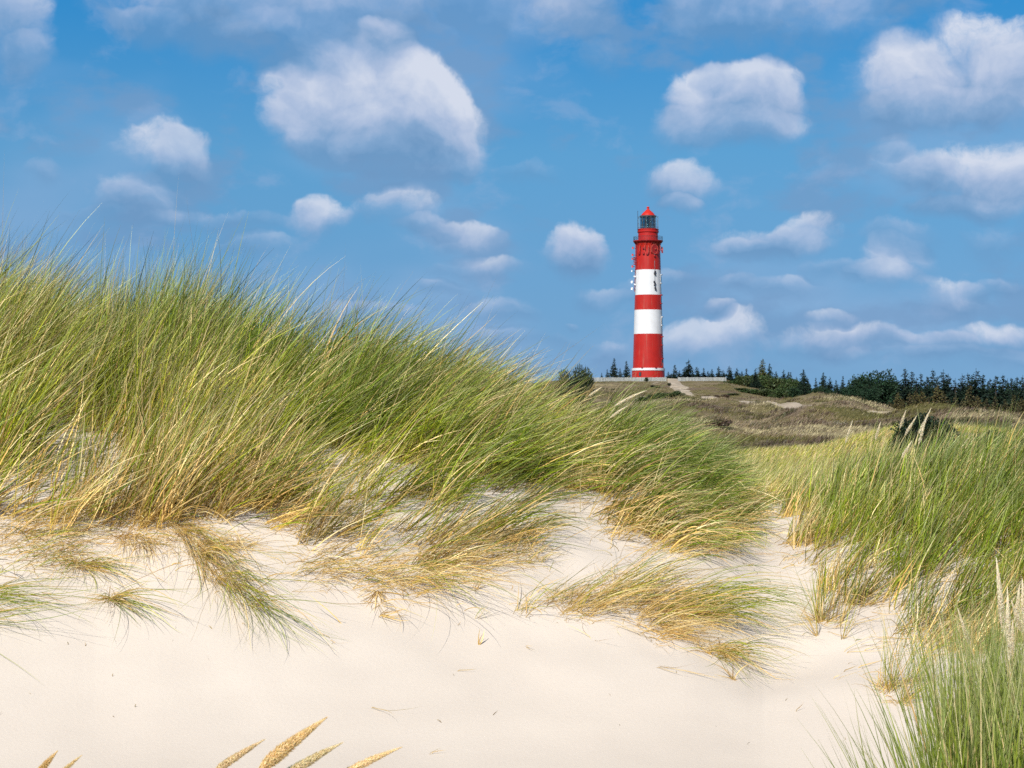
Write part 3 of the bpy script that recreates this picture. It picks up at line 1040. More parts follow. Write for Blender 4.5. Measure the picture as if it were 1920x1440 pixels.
# ------------------------------------------------------------------ seed heads
def spike_mesh(axis, rad, n, tone, tilt=.35):
    """spikelets set along an axis; axis: (k,3) points foot to tip"""
    axis = np.asarray(axis, float)
    seg = np.r_[0, np.cumsum(np.linalg.norm(np.diff(axis, axis=0), axis=1))]
    tot = seg[-1]
    t = np.sort(rng.random(n)) ** .95
    s = t * tot
    C = np.stack([np.interp(s, seg, axis[:, i]) for i in range(3)], 1)
    C2 = np.stack([np.interp(np.minimum(s + tot * .02, tot + 1e-6), seg, axis[:, i]) for i in range(3)], 1)
    d = axis[-1] - axis[0]
    T = np.where(np.linalg.norm(C2 - C, axis=1)[:, None] > 1e-6, C2 - C, d)
    T /= np.linalg.norm(T, axis=1)[:, None]
    env = rad * np.minimum(1, (t / .12) ** .6 * .55 + .45 * np.minimum(t / .3, 1)) * (1 - np.clip((t - .35) / .65, 0, 1) ** 1.35 * .93)
    a = rng.random(n) * 2 * math.pi
    u = np.cross(T, np.array([.1, .3, 1.0]))
    u /= np.linalg.norm(u, axis=1)[:, None]
    w = np.cross(T, u)
    o = u * np.cos(a)[:, None] + w * np.sin(a)[:, None]
    ln = tot * .055 * (.7 + .6 * rng.random(n))
    base = C + o * (env * .35 * rng.random(n))[:, None]
    tip = base + T * ln[:, None] + o * (env * (.45 + .45 * rng.random(n)))[:, None]
    mid = (base + tip) / 2 + o * (env * .18)[:, None]
    sd = np.cross(o, T) * (rad * .12 * (.7 + .6 * rng.random(n)))[:, None]
    V = np.stack([base, mid - sd, tip, mid + sd], 1).reshape(-1, 3)
    Fc = (np.arange(n) * 4)[:, None] + np.arange(4)[None]
    c = np.array(tone) * (.84 + .3 * rng.random((n, 1))) * (1 + .12 * (rng.random((n, 3)) - .5))
    return V, Fc, np.repeat(c, 4, 0)


def seed_head(tip, foot, D, rad, label, tone=(.75, .56, .27), n=900, group='marram seed heads', rx=-.18, gD=None, bend=.0):
    """tip / foot of the ear in photo pixels at depth D; the stalk goes on down to the ground"""
    A, B = np.array(unproj(*foot, D)), np.array(unproj(*tip, D))
    d = (B - A)
    ts = np.linspace(0, 1, 9)
    up = np.array([0, 0, 1.0])
    axis = A + d * ts[:, None] + up * (np.linalg.norm(d) * bend * (ts * (1 - ts)))[:, None]
    # stalk from ground
    gx, gy = A[0] + rx, A[1] + (0 if gD is None else gD - D)
    G = np.array([gx, gy, Hs(gx, gy) - .02])
    dn = d / np.linalg.norm(d)
    k = np.linalg.norm(A - G) * .45
    pts = []
    for t in np.linspace(0, 1, 12):
        p = (1 - t) ** 3 * G + 3 * (1 - t) ** 2 * t * (G + np.array([0, 0, k])) + 3 * (1 - t) * t * t * (A - dn * k * .8) + t ** 3 * A
        pts.append(p)
    root = empty('seed_head', tuple(G))
    mb = MB()
    mb.tube([Vector(p - G) for p in pts] + [Vector(axis[4] - G)], [.0022] * 12 + [.0015], 6)
    o = mb.build('stem', M_STALK, root, smooth=True)
    v, f, c = spike_mesh(axis - G, rad, n, tone)
    mesh_obj('spike', v, f, M_SPIKE, root, colors=c)
    tag(root, label, 'seed head', group)
    return root


M_STALK = paint('stalk', (.40, .33, .14), .6, .2, 30)


def build_heads():
    global rng
    rng = np.random.default_rng(5)
    g = 'blurred straw seed heads at the bottom edge'
    seed_head((606, 1350), (478, 1452), 3.7, .0135, 'thick golden seed head at bottom, tallest and fattest of its row', (.88, .70, .40), 4200, g, rx=-.30, bend=.08)
    seed_head((492, 1389), (395, 1452), 3.8, .0085, 'thin pointed seed head directly left of the fattest golden one', (.82, .67, .42), 2800, g, rx=-.3, bend=.06)
    seed_head((637, 1395), (528, 1460), 3.8, .0100, 'pale seed head directly right of the fattest golden one', (.80, .69, .45), 2800, g, rx=-.3, bend=.08)
    seed_head((748, 1403), (632, 1458), 3.8, .0085, 'last seed head on the right of the bottom row', (.90, .73, .44), 2800, g, rx=-.3, bend=.08)
    seed_head((106, 1410), (62, 1462), 3.8, .0080, 'short golden seed head tip near the bottom left corner', (.88, .70, .40), 2200, g, rx=-.3, bend=.05)
    seed_head((152, 1417), (105, 1458), 3.9, .0055, 'thin faint seed head tip beside the short golden one', (.84, .70, .42), 1000, g, rx=-.3, bend=.05)
    seed_head((578, 1421), (520, 1462), 3.95, .008, 'dull grey-green seed head hidden low behind the pale one', (.30, .32, .24), 1000, g, rx=-.3, bend=.08)
    g = 'cream seed heads over the near clump'
    t = (.90, .82, .66)
    seed_head((1869, 1054), (1884, 1200), 6.6, .0125, 'tall cream seed head standing highest over the near clump', t, 1200, g, rx=.02)
    seed_head((1889, 1108), (1893, 1245), 6.4, .0110, 'cream seed head second in height right of the tallest', t, 1200, g, rx=.02)
    seed_head((1897, 1128), (1919, 1192), 6.5, .0090, 'cream seed head slanting right among the near cluster', t, 900, g, rx=.03)
    seed_head((1911, 1100), (1905, 1180), 6.7, .0100, 'cream seed head behind the slanting one', t, 900, g, rx=-.02)
    seed_head((1917, 1090), (1923, 1195), 6.3, .0120, 'cream seed head cut by the right edge of the photo', t, 1000, g, rx=.02)
    seed_head((1899, 1165), (1898, 1235), 6.3, .0080, 'low short cream seed head at the cluster foot', t, 700, g, rx=.0)
    seed_head((1797, 1145), (1820, 1215), 6.6, .0085, 'lone narrow cream seed head left of the near cluster', t, 900, g, rx=.06)
    g = 'cream seed heads on the right crest'
    seed_head((1745, 767), (1722, 815), 13.2, .0125, 'tallest cream seed head before the dark round bush', t, 500, g, rx=-.1)
    seed_head((1718, 781), (1696, 818), 13.0, .0120, 'cream seed head crossing the left side of the dark bush', t, 500, g, rx=-.1)
    seed_head((1698, 771), (1687, 804), 13.4, .0120, 'cream seed head just left of the dark bush', t, 500, g, rx=-.08)
    seed_head((1735, 790), (1722, 835), 12.9, .0120, 'cream seed head low in front of the dark bush', t, 500, g, rx=-.08)
    seed_head((1598, 790), (1585, 832), 13.5, .0110, 'lone cream seed head at the left of the right crest', t, 500, g, rx=-.05)
    seed_head((1651, 792), (1641, 826), 13.4, .0110, 'cream seed head between the lone one and the bush', t, 500, g, rx=-.05)
    seed_head((1709, 828), (1690, 860), 12.4, .0120, 'cream seed head lowest below the dark bush', t, 450, g, rx=-.08)
    g = 'seed heads in the left bank'
    seed_head((1210, 733), (1150, 763), 13.0, .0120, 'long bent cream seed head pointing right below the lighthouse', t, 700, g, rx=-.22, bend=.12)
    seed_head((1118, 717), (1096, 748), 13.4, .0120, 'tan seed head left below the lighthouse fence', (.50, .40, .2), 500, g, rx=-.15)
    seed_head((1128, 726), (1102, 744), 12.8, .0100, 'pale seed head beside the tan one below the fence', t, 500, g, rx=-.15)
    seed_head((1175, 762), (1142, 785), 12.4, .0100, 'pale seed head under the long bent one', t, 500, g, rx=-.18, bend=.1)
    seed_head((886, 648), (860, 684), 13.6, .0100, 'orange-tan seed head on the left bank skyline', (.58, .38, .16), 500, g, rx=-.2)
    seed_head((320, 700), (300, 742), 12.8, .0090, 'slim tan seed head deep in the left bank', (.55, .36, .17), 500, g, rx=-.12)


build_heads()


# ------------------------------------------------------------------ far grass, tussocks and heath (stuff)
def scatter_far():
    global rng
    rng = np.random.default_rng(9)
    # dune grass 19..60 m
    def cover(n, r0, r1, x0, x1, bl, L, W, name, label, straw, blue, yel, lean, tint=1.0, thr=-.2, K=3, ns=.12, scale_pow=0.0, cols=None):
        rr = np.exp(rng.uniform(math.log(r0), math.log(r1), n))
        th = np.arctan((rng.uniform(x0, x1, n) - 960) / F)
        X, Y = rr * np.sin(th), rr * np.cos(th)
        keep = fbm(X * ns, Y * ns, 3, 88) > thr
        keep &= ~((rr > 462) & (np.abs(X - 33) < 22))
        X, Y, rr = X[keep], Y[keep], rr[keep]
        if r1 > 140:                      # keep off the path
            dmin = np.full(len(X), 1e9)
            for q in PATH_C[::2]:
                dmin = np.minimum(dmin, np.hypot(X - q[0], (Y - q[1]) * .35))
            X, Y, rr = X[dmin > 1.9], Y[dmin > 1.9], rr[dmin > 1.9]
        nt = len(X)
        idx = np.repeat(np.arange(nt), bl)
        N = len(idx)
        sp = .10 + .0012 * rr[idx]
        bx, by = X[idx] + rng.normal(0, 1, N) * sp, Y[idx] + rng.normal(0, 1, N) * sp
        root = np.stack([bx, by, H(bx, by) - .03], -1)
        tt = (1 + .25 * rng.normal(0, 1, nt)).clip(.5, 1.6)[idx] * tint
        cb, cm, ct = palette(N, straw, blue, yel, .25, tint=tt)
        if cols is not None:
            cc_ = np.array(cols)[np.clip(((fbm(X * .13 + 7, Y * .05, 4, 14) * 1.35 + .5) * len(cols) + rng.normal(0, .7, nt)).astype(int), 0, len(cols) - 1)][idx] * rng.uniform(.65, 1.35, (N, 1))
            cb, cm, ct = cc_ * .8, cc_, cc_ * 1.3
        g = (rr[idx] / r0) ** scale_pow
        v, f, c = blades(root, rng.uniform(L[0], L[1], N) * g ** .35, rng.uniform(W[0], W[1], N) * g, rng.normal(0, .6, N), np.radians(lean + rng.normal(0, 14, N)),
                         np.radians(lean - 30 + rng.normal(0, 14, N)), cb, cm, ct, K=K, hug=False)
        o = mesh_obj(name, v, f, M_GRASS, colors=c)
        tag(o, label, 'grass', kind='stuff')

    cover(5200, 19, 34, 1050, 2300, 12, (.18, .42), (.004, .008), 'dune_grass', 'soft green dune grass in the hollow behind the near crest', .35, .6, .8, 70, thr=-.05)
    cover(8500, 34, 75, 1000, 2300, 10, (.14, .30), (.006, .012), 'dune_grass', 'yellow-green dune grass over the low dune around the dark bushes', .42, .1, 1.0, 66, thr=-.35)
    cover(26000, 75, 250, 950, 2200, 7, (.12, .28), (.012, .03), 'heath_cover', 'dull olive and tan heath covering the middle dunes', .60, .1, .7, 60, .62, thr=-.34, ns=.09, scale_pow=.6, cols=[(.11, .105, .03), (.18, .15, .05), (.24, .185, .10), (.20, .145, .10), (.26, .20, .13), (.36, .30, .17), (.44, .38, .21)])
    cover(2600, 60, 420, 1000, 2150, 26, (.15, .34), (.012, .03), 'heather', 'dark brown heather clumps dotted over the far dunes', .5, .1, .5, 72, .6, thr=-.02, ns=.16, scale_pow=.75, cols=[(.075, .055, .035), (.10, .065, .045), (.06, .06, .022)])
    cover(16000, 250, 450, 1000, 2150, 6, (.12, .32), (.03, .07), 'heath_cover', 'dark olive heath on the slope below the lighthouse', .40, .1, .7, 60, .50, thr=-.12, ns=.05, scale_pow=.6, cols=[(.09, .095, .028), (.13, .12, .035), (.17, .14, .05), (.15, .11, .065), (.22, .18, .09)])


scatter_far()


# ------------------------------------------------------------------ trees and bushes
def leaf_cloud(C, dirs, size, colr, aspect=.6):
    """one small quad per point"""
    n = len(C)
    d = dirs / (np.linalg.norm(dirs, axis=1)[:, None] + 1e-9)
    r = rng.normal(0, 1, (n, 3))
    s = np.cross(d, r)
    s /= np.linalg.norm(s, axis=1)[:, None] + 1e-9
    L = size[:, None]
    V = np.stack([C - s * L * aspect * .35, C + d * L * .5 - s * L * aspect * .5, C + d * L, C + d * L * .5 + s * L * aspect * .5], 1).reshape(-1, 3)
    Fc = (np.arange(n) * 4)[:, None] + np.arange(4)[None]
    return V, Fc, np.repeat(colr, 4, 0)


def conifer_parts(Hh, Rm, tone, thin=1.0, lean=0.0):
    """crown (whorls of drooping boughs carrying sprays) and trunk, for a tree Hh high"""
    C, Dn, S, K = [], [], [], []
    z = Hh * .08
    lop = rng.random() * 6.28
    while z < Hh * .985:
        t = z / Hh
        Rz = Rm * (1 - t) ** 1.0 * (.75 + .5 * rng.random()) + .10
        nb = max(4, int(9 * (1 - t) + 4))
        for k in range(nb):
            if rng.random() > .88 * thin:
                continue
            a = rng.random() * 6.283
            bl = Rz * (.55 + .6 * rng.random()) * (1 + .18 * math.cos(a - lop))
            m = max(3, int(bl / .14))
            q = np.linspace(.12, 1, m)
            px = np.cos(a) * bl * q
            py = np.sin(a) * bl * q
            up = .28 * bl * q ** 2 if t > .75 else .10 * bl * q ** 2.5
            pz = z - .30 * bl * q + up
            pts = np.stack([px + lean * z, py, pz], 1)
            for rep in range(2):
                C.append(pts + rng.normal(0, .05 + .05 * bl, (m, 3)))
                dd = np.stack([np.cos(a) + rng.normal(0, .7, m), np.sin(a) + rng.normal(0, .7, m), -.25 + rng.normal(0, .35, m)], 1)
                Dn.append(dd)
                S.append(rng.uniform(.38, .75, m) * (1 - .5 * t))
                K.append(np.array(tone)[None] * rng.uniform(.6, 1.5, (m, 1)) * (1 + .1 * rng.normal(0, 1, (m, 3))))
        z += Hh * .034 * (.7 + .6 * rng.random())
    # leader
    m = 10
    C.append(np.stack([np.full(m, lean * Hh), np.zeros(m), np.linspace(Hh * .93, Hh, m)], 1))
    Dn.append(np.tile([0, 0, 1.0], (m, 1)) + rng.normal(0, .3, (m, 3)))
    S.append(np.full(m, .16))
    K.append(np.tile(np.array(tone), (m, 1)))
    cr = leaf_cloud(np.concatenate(C), np.concatenate(Dn), np.concatenate(S), np.clip(np.concatenate(K), .003, 1), .55)
    mb = MB()
    mb.tube([(0, 0, -.5), (lean * Hh * .5, 0, Hh * .5), (lean * Hh, 0, Hh * .97)], [Rm * .07 + .04, Rm * .045 + .03, .015], 7)
    return cr, mb


def round_parts(W, Hh, tone, n=2600, lobes=9, size=(.10, .22)):
    C, Nn = [], []
    for i in range(lobes):
        a = rng.random() * 6.28
        rr = rng.random() ** .6 * W * .32
        cz = Hh * rng.uniform(.3, .72)
        c = np.array([math.cos(a) * rr, math.sin(a) * rr, cz])
        rad = np.array([W * rng.uniform(.18, .27), W * rng.uniform(.18, .27), Hh * rng.uniform(.2, .3)])
        m = n // lobes
        d = rng.normal(0, 1, (m, 3))
        d /= np.linalg.norm(d, axis=1)[:, None]
        q = rng.random((m, 1)) ** .35 * (1 + .2 * rng.random((m, 1)) ** 3)
        C.append(c + d * rad * q)
        Nn.append(d)
    C = np.concatenate(C)
    D = np.concatenate(Nn) + rng.normal(0, .6, C.shape)
    C[:, 2] = np.maximum(C[:, 2], .02)
    k = np.array(tone)[None] * rng.uniform(.55, 1.6, (len(C), 1)) * (1 + .1 * rng.normal(0, 1, C.shape))
    cr = leaf_cloud(C, D, rng.uniform(size[0], size[1], len(C)), np.clip(k, .003, 1), .7)
    mb = MB()
    for i in range(4):
        a = rng.random() * 6.28
        mb.tube([(0, 0, -.2), (math.cos(a) * W * .08, math.sin(a) * W * .08, Hh * .3), (math.cos(a) * W * .22, math.sin(a) * W * .22, Hh * .65)], [W * .025 + .01, W * .016 + .008, .006], 6)
    return cr, mb


M_BARK = paint('bark', (.040, .034, .028), .9, .3, 3)


def plant_proto(name, parts, m):
    """a thing with crown and trunk, kept as first instance"""
    cr, mb = parts
    root = empty(name)
    mesh_obj('crown', *cr[:2], m, root, colors=cr[2])
    mb.build('trunk', M_BARK, root, smooth=True)
    return root


USED = {}


def place(proto, name, loc, rz, s, sz=None):
    if not USED.get(proto.name):
        USED[proto.name] = True
        o = proto
    else:
        o = proto.copy()
        col.objects.link(o)
        for ch in list(proto.children):
            c = ch.copy()
            c.parent = o
            col.objects.link(c)
    o.name = name
    o.location = loc
    o.rotation_euler = (0, 0, rz)
    o.scale = (s, s, sz if sz else s)
    return o


def ORD(i):
    w = ['first', 'second', 'third', 'fourth', 'fifth', 'sixth', 'seventh', 'eighth', 'ninth', 'tenth', 'eleventh', 'twelfth', 'thirteenth', 'fourteenth', 'fifteenth', 'sixteenth', 'seventeenth', 'eighteenth', 'nineteenth', 'twentieth']
    return w[i] if i < 20 else 'twenty-' + w[i - 20]


def build_trees():
    global rng
    rng = np.random.default_rng(31)
    DARK = (.014, .026, .017)
    spr = [plant_proto('spruce_tree', conifer_parts(9, 3.0, DARK), M_TREE), plant_proto('spruce_tree', conifer_parts(9, 2.5, (.018, .032, .022), .9, .012), M_TREE),
           plant_proto('spruce_tree', conifer_parts(9, 3.7, (.018, .034, .020)), M_TREE), plant_proto('spruce_tree', conifer_parts(9, 2.1, (.020, .034, .024), .8, -.01), M_TREE)]
    brn = [plant_proto('brown_conifer', conifer_parts(6, 2.3, (.095, .080, .034), .85), M_TREE), plant_proto('brown_conifer', conifer_parts(6, 1.8, (.080, .072, .034), .7), M_TREE)]
    olive = plant_proto('spruce_tree', conifer_parts(9, 4.4, (.085, .092, .032)), M_TREE)
    rnd = [plant_proto('broad_tree', round_parts(8, 8, (.020, .042, .022), 5200, 14, (.25, .5)), M_TREE), plant_proto('broad_tree', round_parts(7, 7, (.024, .046, .022), 4600, 12, (.25, .5)), M_TREE)]

    def tree(protos, xp, ytip, D, name, h0, label, group, wid=1.0, base=None):
        pr = protos[rng.integers(0, len(protos))] if isinstance(protos, list) else protos
        P = unproj(xp, ytip, D)
        gz = Hs(P.x, P.y)
        h = max(P.z - gz, 1.2)
        s = h / h0
        sx = s * wid if s > .45 else .45 * wid
        return tag(place(pr, name, (P.x, P.y, gz), rng.random() * 6.28, sx, s), label, 'tree', group)

    # left of the lighthouse
    L = [(1151, 671, 'tall spruce left of the lighthouse, with an open top'), (1175, 676, 'slim spruce directly left of the lighthouse foot'), (1163, 690, 'low spruce between the two taller ones left of the lighthouse'),
         (1139, 692, 'stunted spruce left of the tall open-topped one'), (1128, 699, 'lowest spruce at the left end of the lighthouse fence')]
    for x, y, lab in L:
        tree([spr[1], spr[3]], x, y, 520 + rng.uniform(-6, 8), 'spruce_tree', 9, lab, 'spruces left of the lighthouse', 1.0)
    # right of the lighthouse, behind the fence
    xs = [(1253, 699), (1266, 686), (1274, 697), (1283, 693), (1291, 676), (1299, 696), (1307, 689), (1319, 692), (1327, 698), (1335, 694), (1347, 689), (1356, 696), (1368, 688), (1382, 692), (1391, 698), (1400, 693)]
    for i, (x, y) in enumerate(xs):
        lab = '%s dark spruce counted rightwards from the lighthouse, behind the pale fence' % ORD(i)
        tree(spr[:2] + [spr[3]], x, y - 2.5, 525 + rng.uniform(-10, 25), 'spruce_tree', 9, lab, 'dark spruces behind the fence', 1.25)
    tag(tree(olive, 1430, 672, 455, 'spruce_tree', 9, 'big broad olive-brown spruce rising over the green shrubs', None, .8), 'big broad olive-brown spruce rising over the green shrubs', 'tree')
    tree([spr[2]], 1443, 681, 470, 'spruce_tree', 9, 'dark spruce peeking out right behind the big olive-brown one', None, .7)
    xs = [(1416, 690), (1455, 696), (1469, 692), (1478, 697), (1483, 697), (1494, 706), (1506, 692), (1514, 706), (1530, 708), (1544, 698), (1556, 706), (1567, 712), (1580, 704), (1592, 712), (1604, 706)]
    for i, (x, y) in enumerate(xs):
        lab = '%s spruce right of the big olive-brown one in the dark row' % ORD(i)
        tree(spr, x, y, 440 + rng.uniform(-20, 40), 'spruce_tree', 9, lab, 'dark spruces right of the shrubs', .95)
    for x, y, lab in [(1617, 699, 'dark domed tree at the left of the rounded trees'), (1640, 697, 'tallest dark rounded tree in the middle of the tree line'), (1660, 702, 'dark rounded tree right of the tallest rounded one'),
                      (1675, 716, 'low rounded tree at the right end of the rounded trees'), (1603, 722, 'low rounded tree at the left end of the rounded trees'), (1630, 725, 'low rounded tree in front of the tallest rounded one')]:
        tree(rnd, x, y, 400 + rng.uniform(-25, 10), 'broad_tree', 7.6, lab, 'rounded trees in the tree line', 1.0)
    xs = [(1697, 696), (1709, 702), (1718, 714), (1727, 706), (1738, 712), (1748, 699), (1758, 712), (1769, 700), (1779, 708), (1791, 716), (1804, 707), (1815, 706), (1822, 712), (1830, 698), (1843, 707), (1855, 716), (1867, 711), (1881, 708), (1889, 716), (1896, 715), (1907, 713), (1918, 710), (1930, 706), (1946, 700), (1965, 708)]
    for i, (x, y) in enumerate(xs):
        lab = '%s dark spruce in the row right of the rounded trees' % ORD(i) if x < 1920 else 'dark spruce standing just outside the right edge of the tree line'
        tree(spr, x, y - 6, 380 + rng.uniform(-30, 35), 'spruce_tree', 9, lab, 'dark spruces at the right', 1.25)
    for i in range(13):
        x = 1258 + i * 12.5 + rng.uniform(-3, 3)
        tree([spr[0], spr[2]], x, rng.uniform(699, 705), 512 + rng.uniform(-3, 5), 'young_tree', 9, 'low dark spruce thicket tree just behind the fence right of the lighthouse', 'low spruces right behind the fence', 1.5)
    # brownish lower trees in front
    xs = [(1668, 752), (1683, 736), (1693, 748), (1705, 736), (1717, 733), (1729, 732), (1741, 742), (1757, 722), (1768, 733), (1780, 748), (1791, 742), (1804, 748), (1819, 722), (1833, 742), (1850, 746), (1866, 742), (1884, 748), (1902, 740), (1916, 746)]
    for i, (x, y) in enumerate(xs):
        lab = '%s low brownish conifer from the left, before the dark spruces' % ORD(i)
        tree(brn, x, y, 318 + rng.uniform(-14, 14), 'brown_conifer', 6, lab, 'low brownish conifers', 1.05)
    # understorey behind, filling the wood
    for i in range(46):
        x = 1496 + i * 10.3 + rng.uniform(-4, 4)
        yb = np.interp(x, [1500, 1600, 1700, 1920], [722, 722, 726, 733])
        tree(rnd + [spr[2]], x, yb + rng.uniform(-5, 5), 395 + rng.uniform(-18, 18), 'young_tree', 8.2,
             'low dark tree closing the gaps at the foot of the tree line', 'low dark trees filling the wood', 1.25)

    # bushes
    GB = (.048, .078, .024)
    bsh = [plant_proto('bush', round_parts(3.4, 2.0, GB, 2600, 10, (.12, .26)), M_LEAF), plant_proto('bush', round_parts(3.0, 1.7, (.062, .085, .030), 2400, 8, (.12, .26)), M_LEAF)]
    small = plant_proto('bush', round_parts(1.6, 1.3, (.022, .034, .016), 1600, 7, (.06, .14)), M_LEAF)
    brown = plant_proto('bush', round_parts(2.4, 1.2, (.10, .070, .045), 1800, 8, (.10, .2)), M_LEAF)

    def bush(pr, xp, ytop, D, wpx, h0, w0, label, group=None, hpx=None):
        P = unproj(xp, ytop, D)
        gz = Hs(P.x, P.y)
        w = wpx / F * D
        h = (hpx / F * D) if hpx else max(P.z - gz, .5)
        o = place(pr, 'bush', (P.x, P.y, gz - .03), rng.random() * 6.28, w / w0, h / h0)
        tag(o, label, 'bush', group)

    g = 'green shrubs below the tree line'
    rows = [(1378, 712, 452, 34), (1402, 704, 450, 36), (1428, 708, 446, 40), (1455, 706, 444, 40), (1482, 712, 440, 40), (1385, 730, 425, 36), (1410, 728, 420, 40),
            (1438, 727, 418, 44), (1466, 728, 415, 44), (1492, 728, 412, 40), (1516, 731, 410, 34), (1540, 738, 405, 34), (1500, 716, 436, 30), (1372, 737, 405, 26)]
    for i, (x, y, D, w) in enumerate(rows):
        hz = 'upper' if D > 430 else 'lower'
        bush(bsh[i % 2], x, y + rng.uniform(-3, 5), D, w * rng.uniform(1.0, 1.5), 1.75, 3.1, '%s bright green shrub in the shrub patch right of the fence, counting rows downwards' % ORD(i), g)
    bush(small, 1212, 708.5, 446, 11.5, 1.2, 1.5, 'small dark ball bush in front of the lighthouse fence', None, 9)
    bush(small, 1255, 719, 430, 9, 1.2, 1.5, 'tiny dark bush at the left edge of the path', None, 6)
    bush(small, 1224, 724, 425, 12, 1.2, 1.5, 'flat dark bush on the slope, left of the pair below the ball bush', None, 5)
    bush(small, 1233, 727, 420, 12, 1.2, 1.5, 'flat dark bush on the slope, right of the pair below the ball bush', None, 5)
    g = 'dark scrub on the slope below the fence'
    for i, (x, y) in enumerate([(1205, 748), (1222, 745), (1240, 743), (1256, 745), (1270, 749)]):
        bush(bsh[i % 2], x, y, 340 + 4 * i, 26, 1.75, 3.1, '%s low green scrub bush from the left, at the slope foot' % ORD(i), g, 9)
    for i, (x, y, w) in enumerate([(1322, 752, 18), (1345, 746, 16), (1360, 748, 16), (1330, 744, 10)]):
        bush(brown, x, y, 360, w, 1.1, 2.2, ['wide brown bush right of the path foot', 'brown bush beneath the right fence end', 'brown bush touching the green shrub patch', 'tiny brown bush on the path edge'][i], 'brown bushes by the path', 7)
    bush(brown, 1345, 790, 96, 60, 1.1, 2.2, 'grey-brown scrub mound on the middle dune', None, 18)
    scr = plant_proto('bush', round_parts(3.6, 1.5, (.026, .038, .016), 5200, 20, (.07, .16)), M_LEAF)
    bush(scr, 1092, 690, 300, 50, 1.35, 3.4, 'wide dark shrub showing over the grass left of the lighthouse')
    bush(scr, 1066, 698, 305, 40, 1.35, 3.4, 'smaller dark shrub behind the grass left of the wide one')
    DG = (.016, .030, .014)
    b1 = plant_proto('bush', round_parts(2.0, 1.5, DG, 9000, 14, (.05, .11)), M_LEAF)
    bush(b1, 1738, 774, 30, 104, 1.35, 1.85, 'dark round bush rising behind the grass on the right crest')
    bush(b1, 1862, 806, 31, 70, 1.35, 1.85, 'smaller dark bush half buried in grass near the right edge')
    bush(b1, 1686, 803, 30, 52, 1.35, 1.85, 'low dark bush at the left foot of the round one')


build_trees()


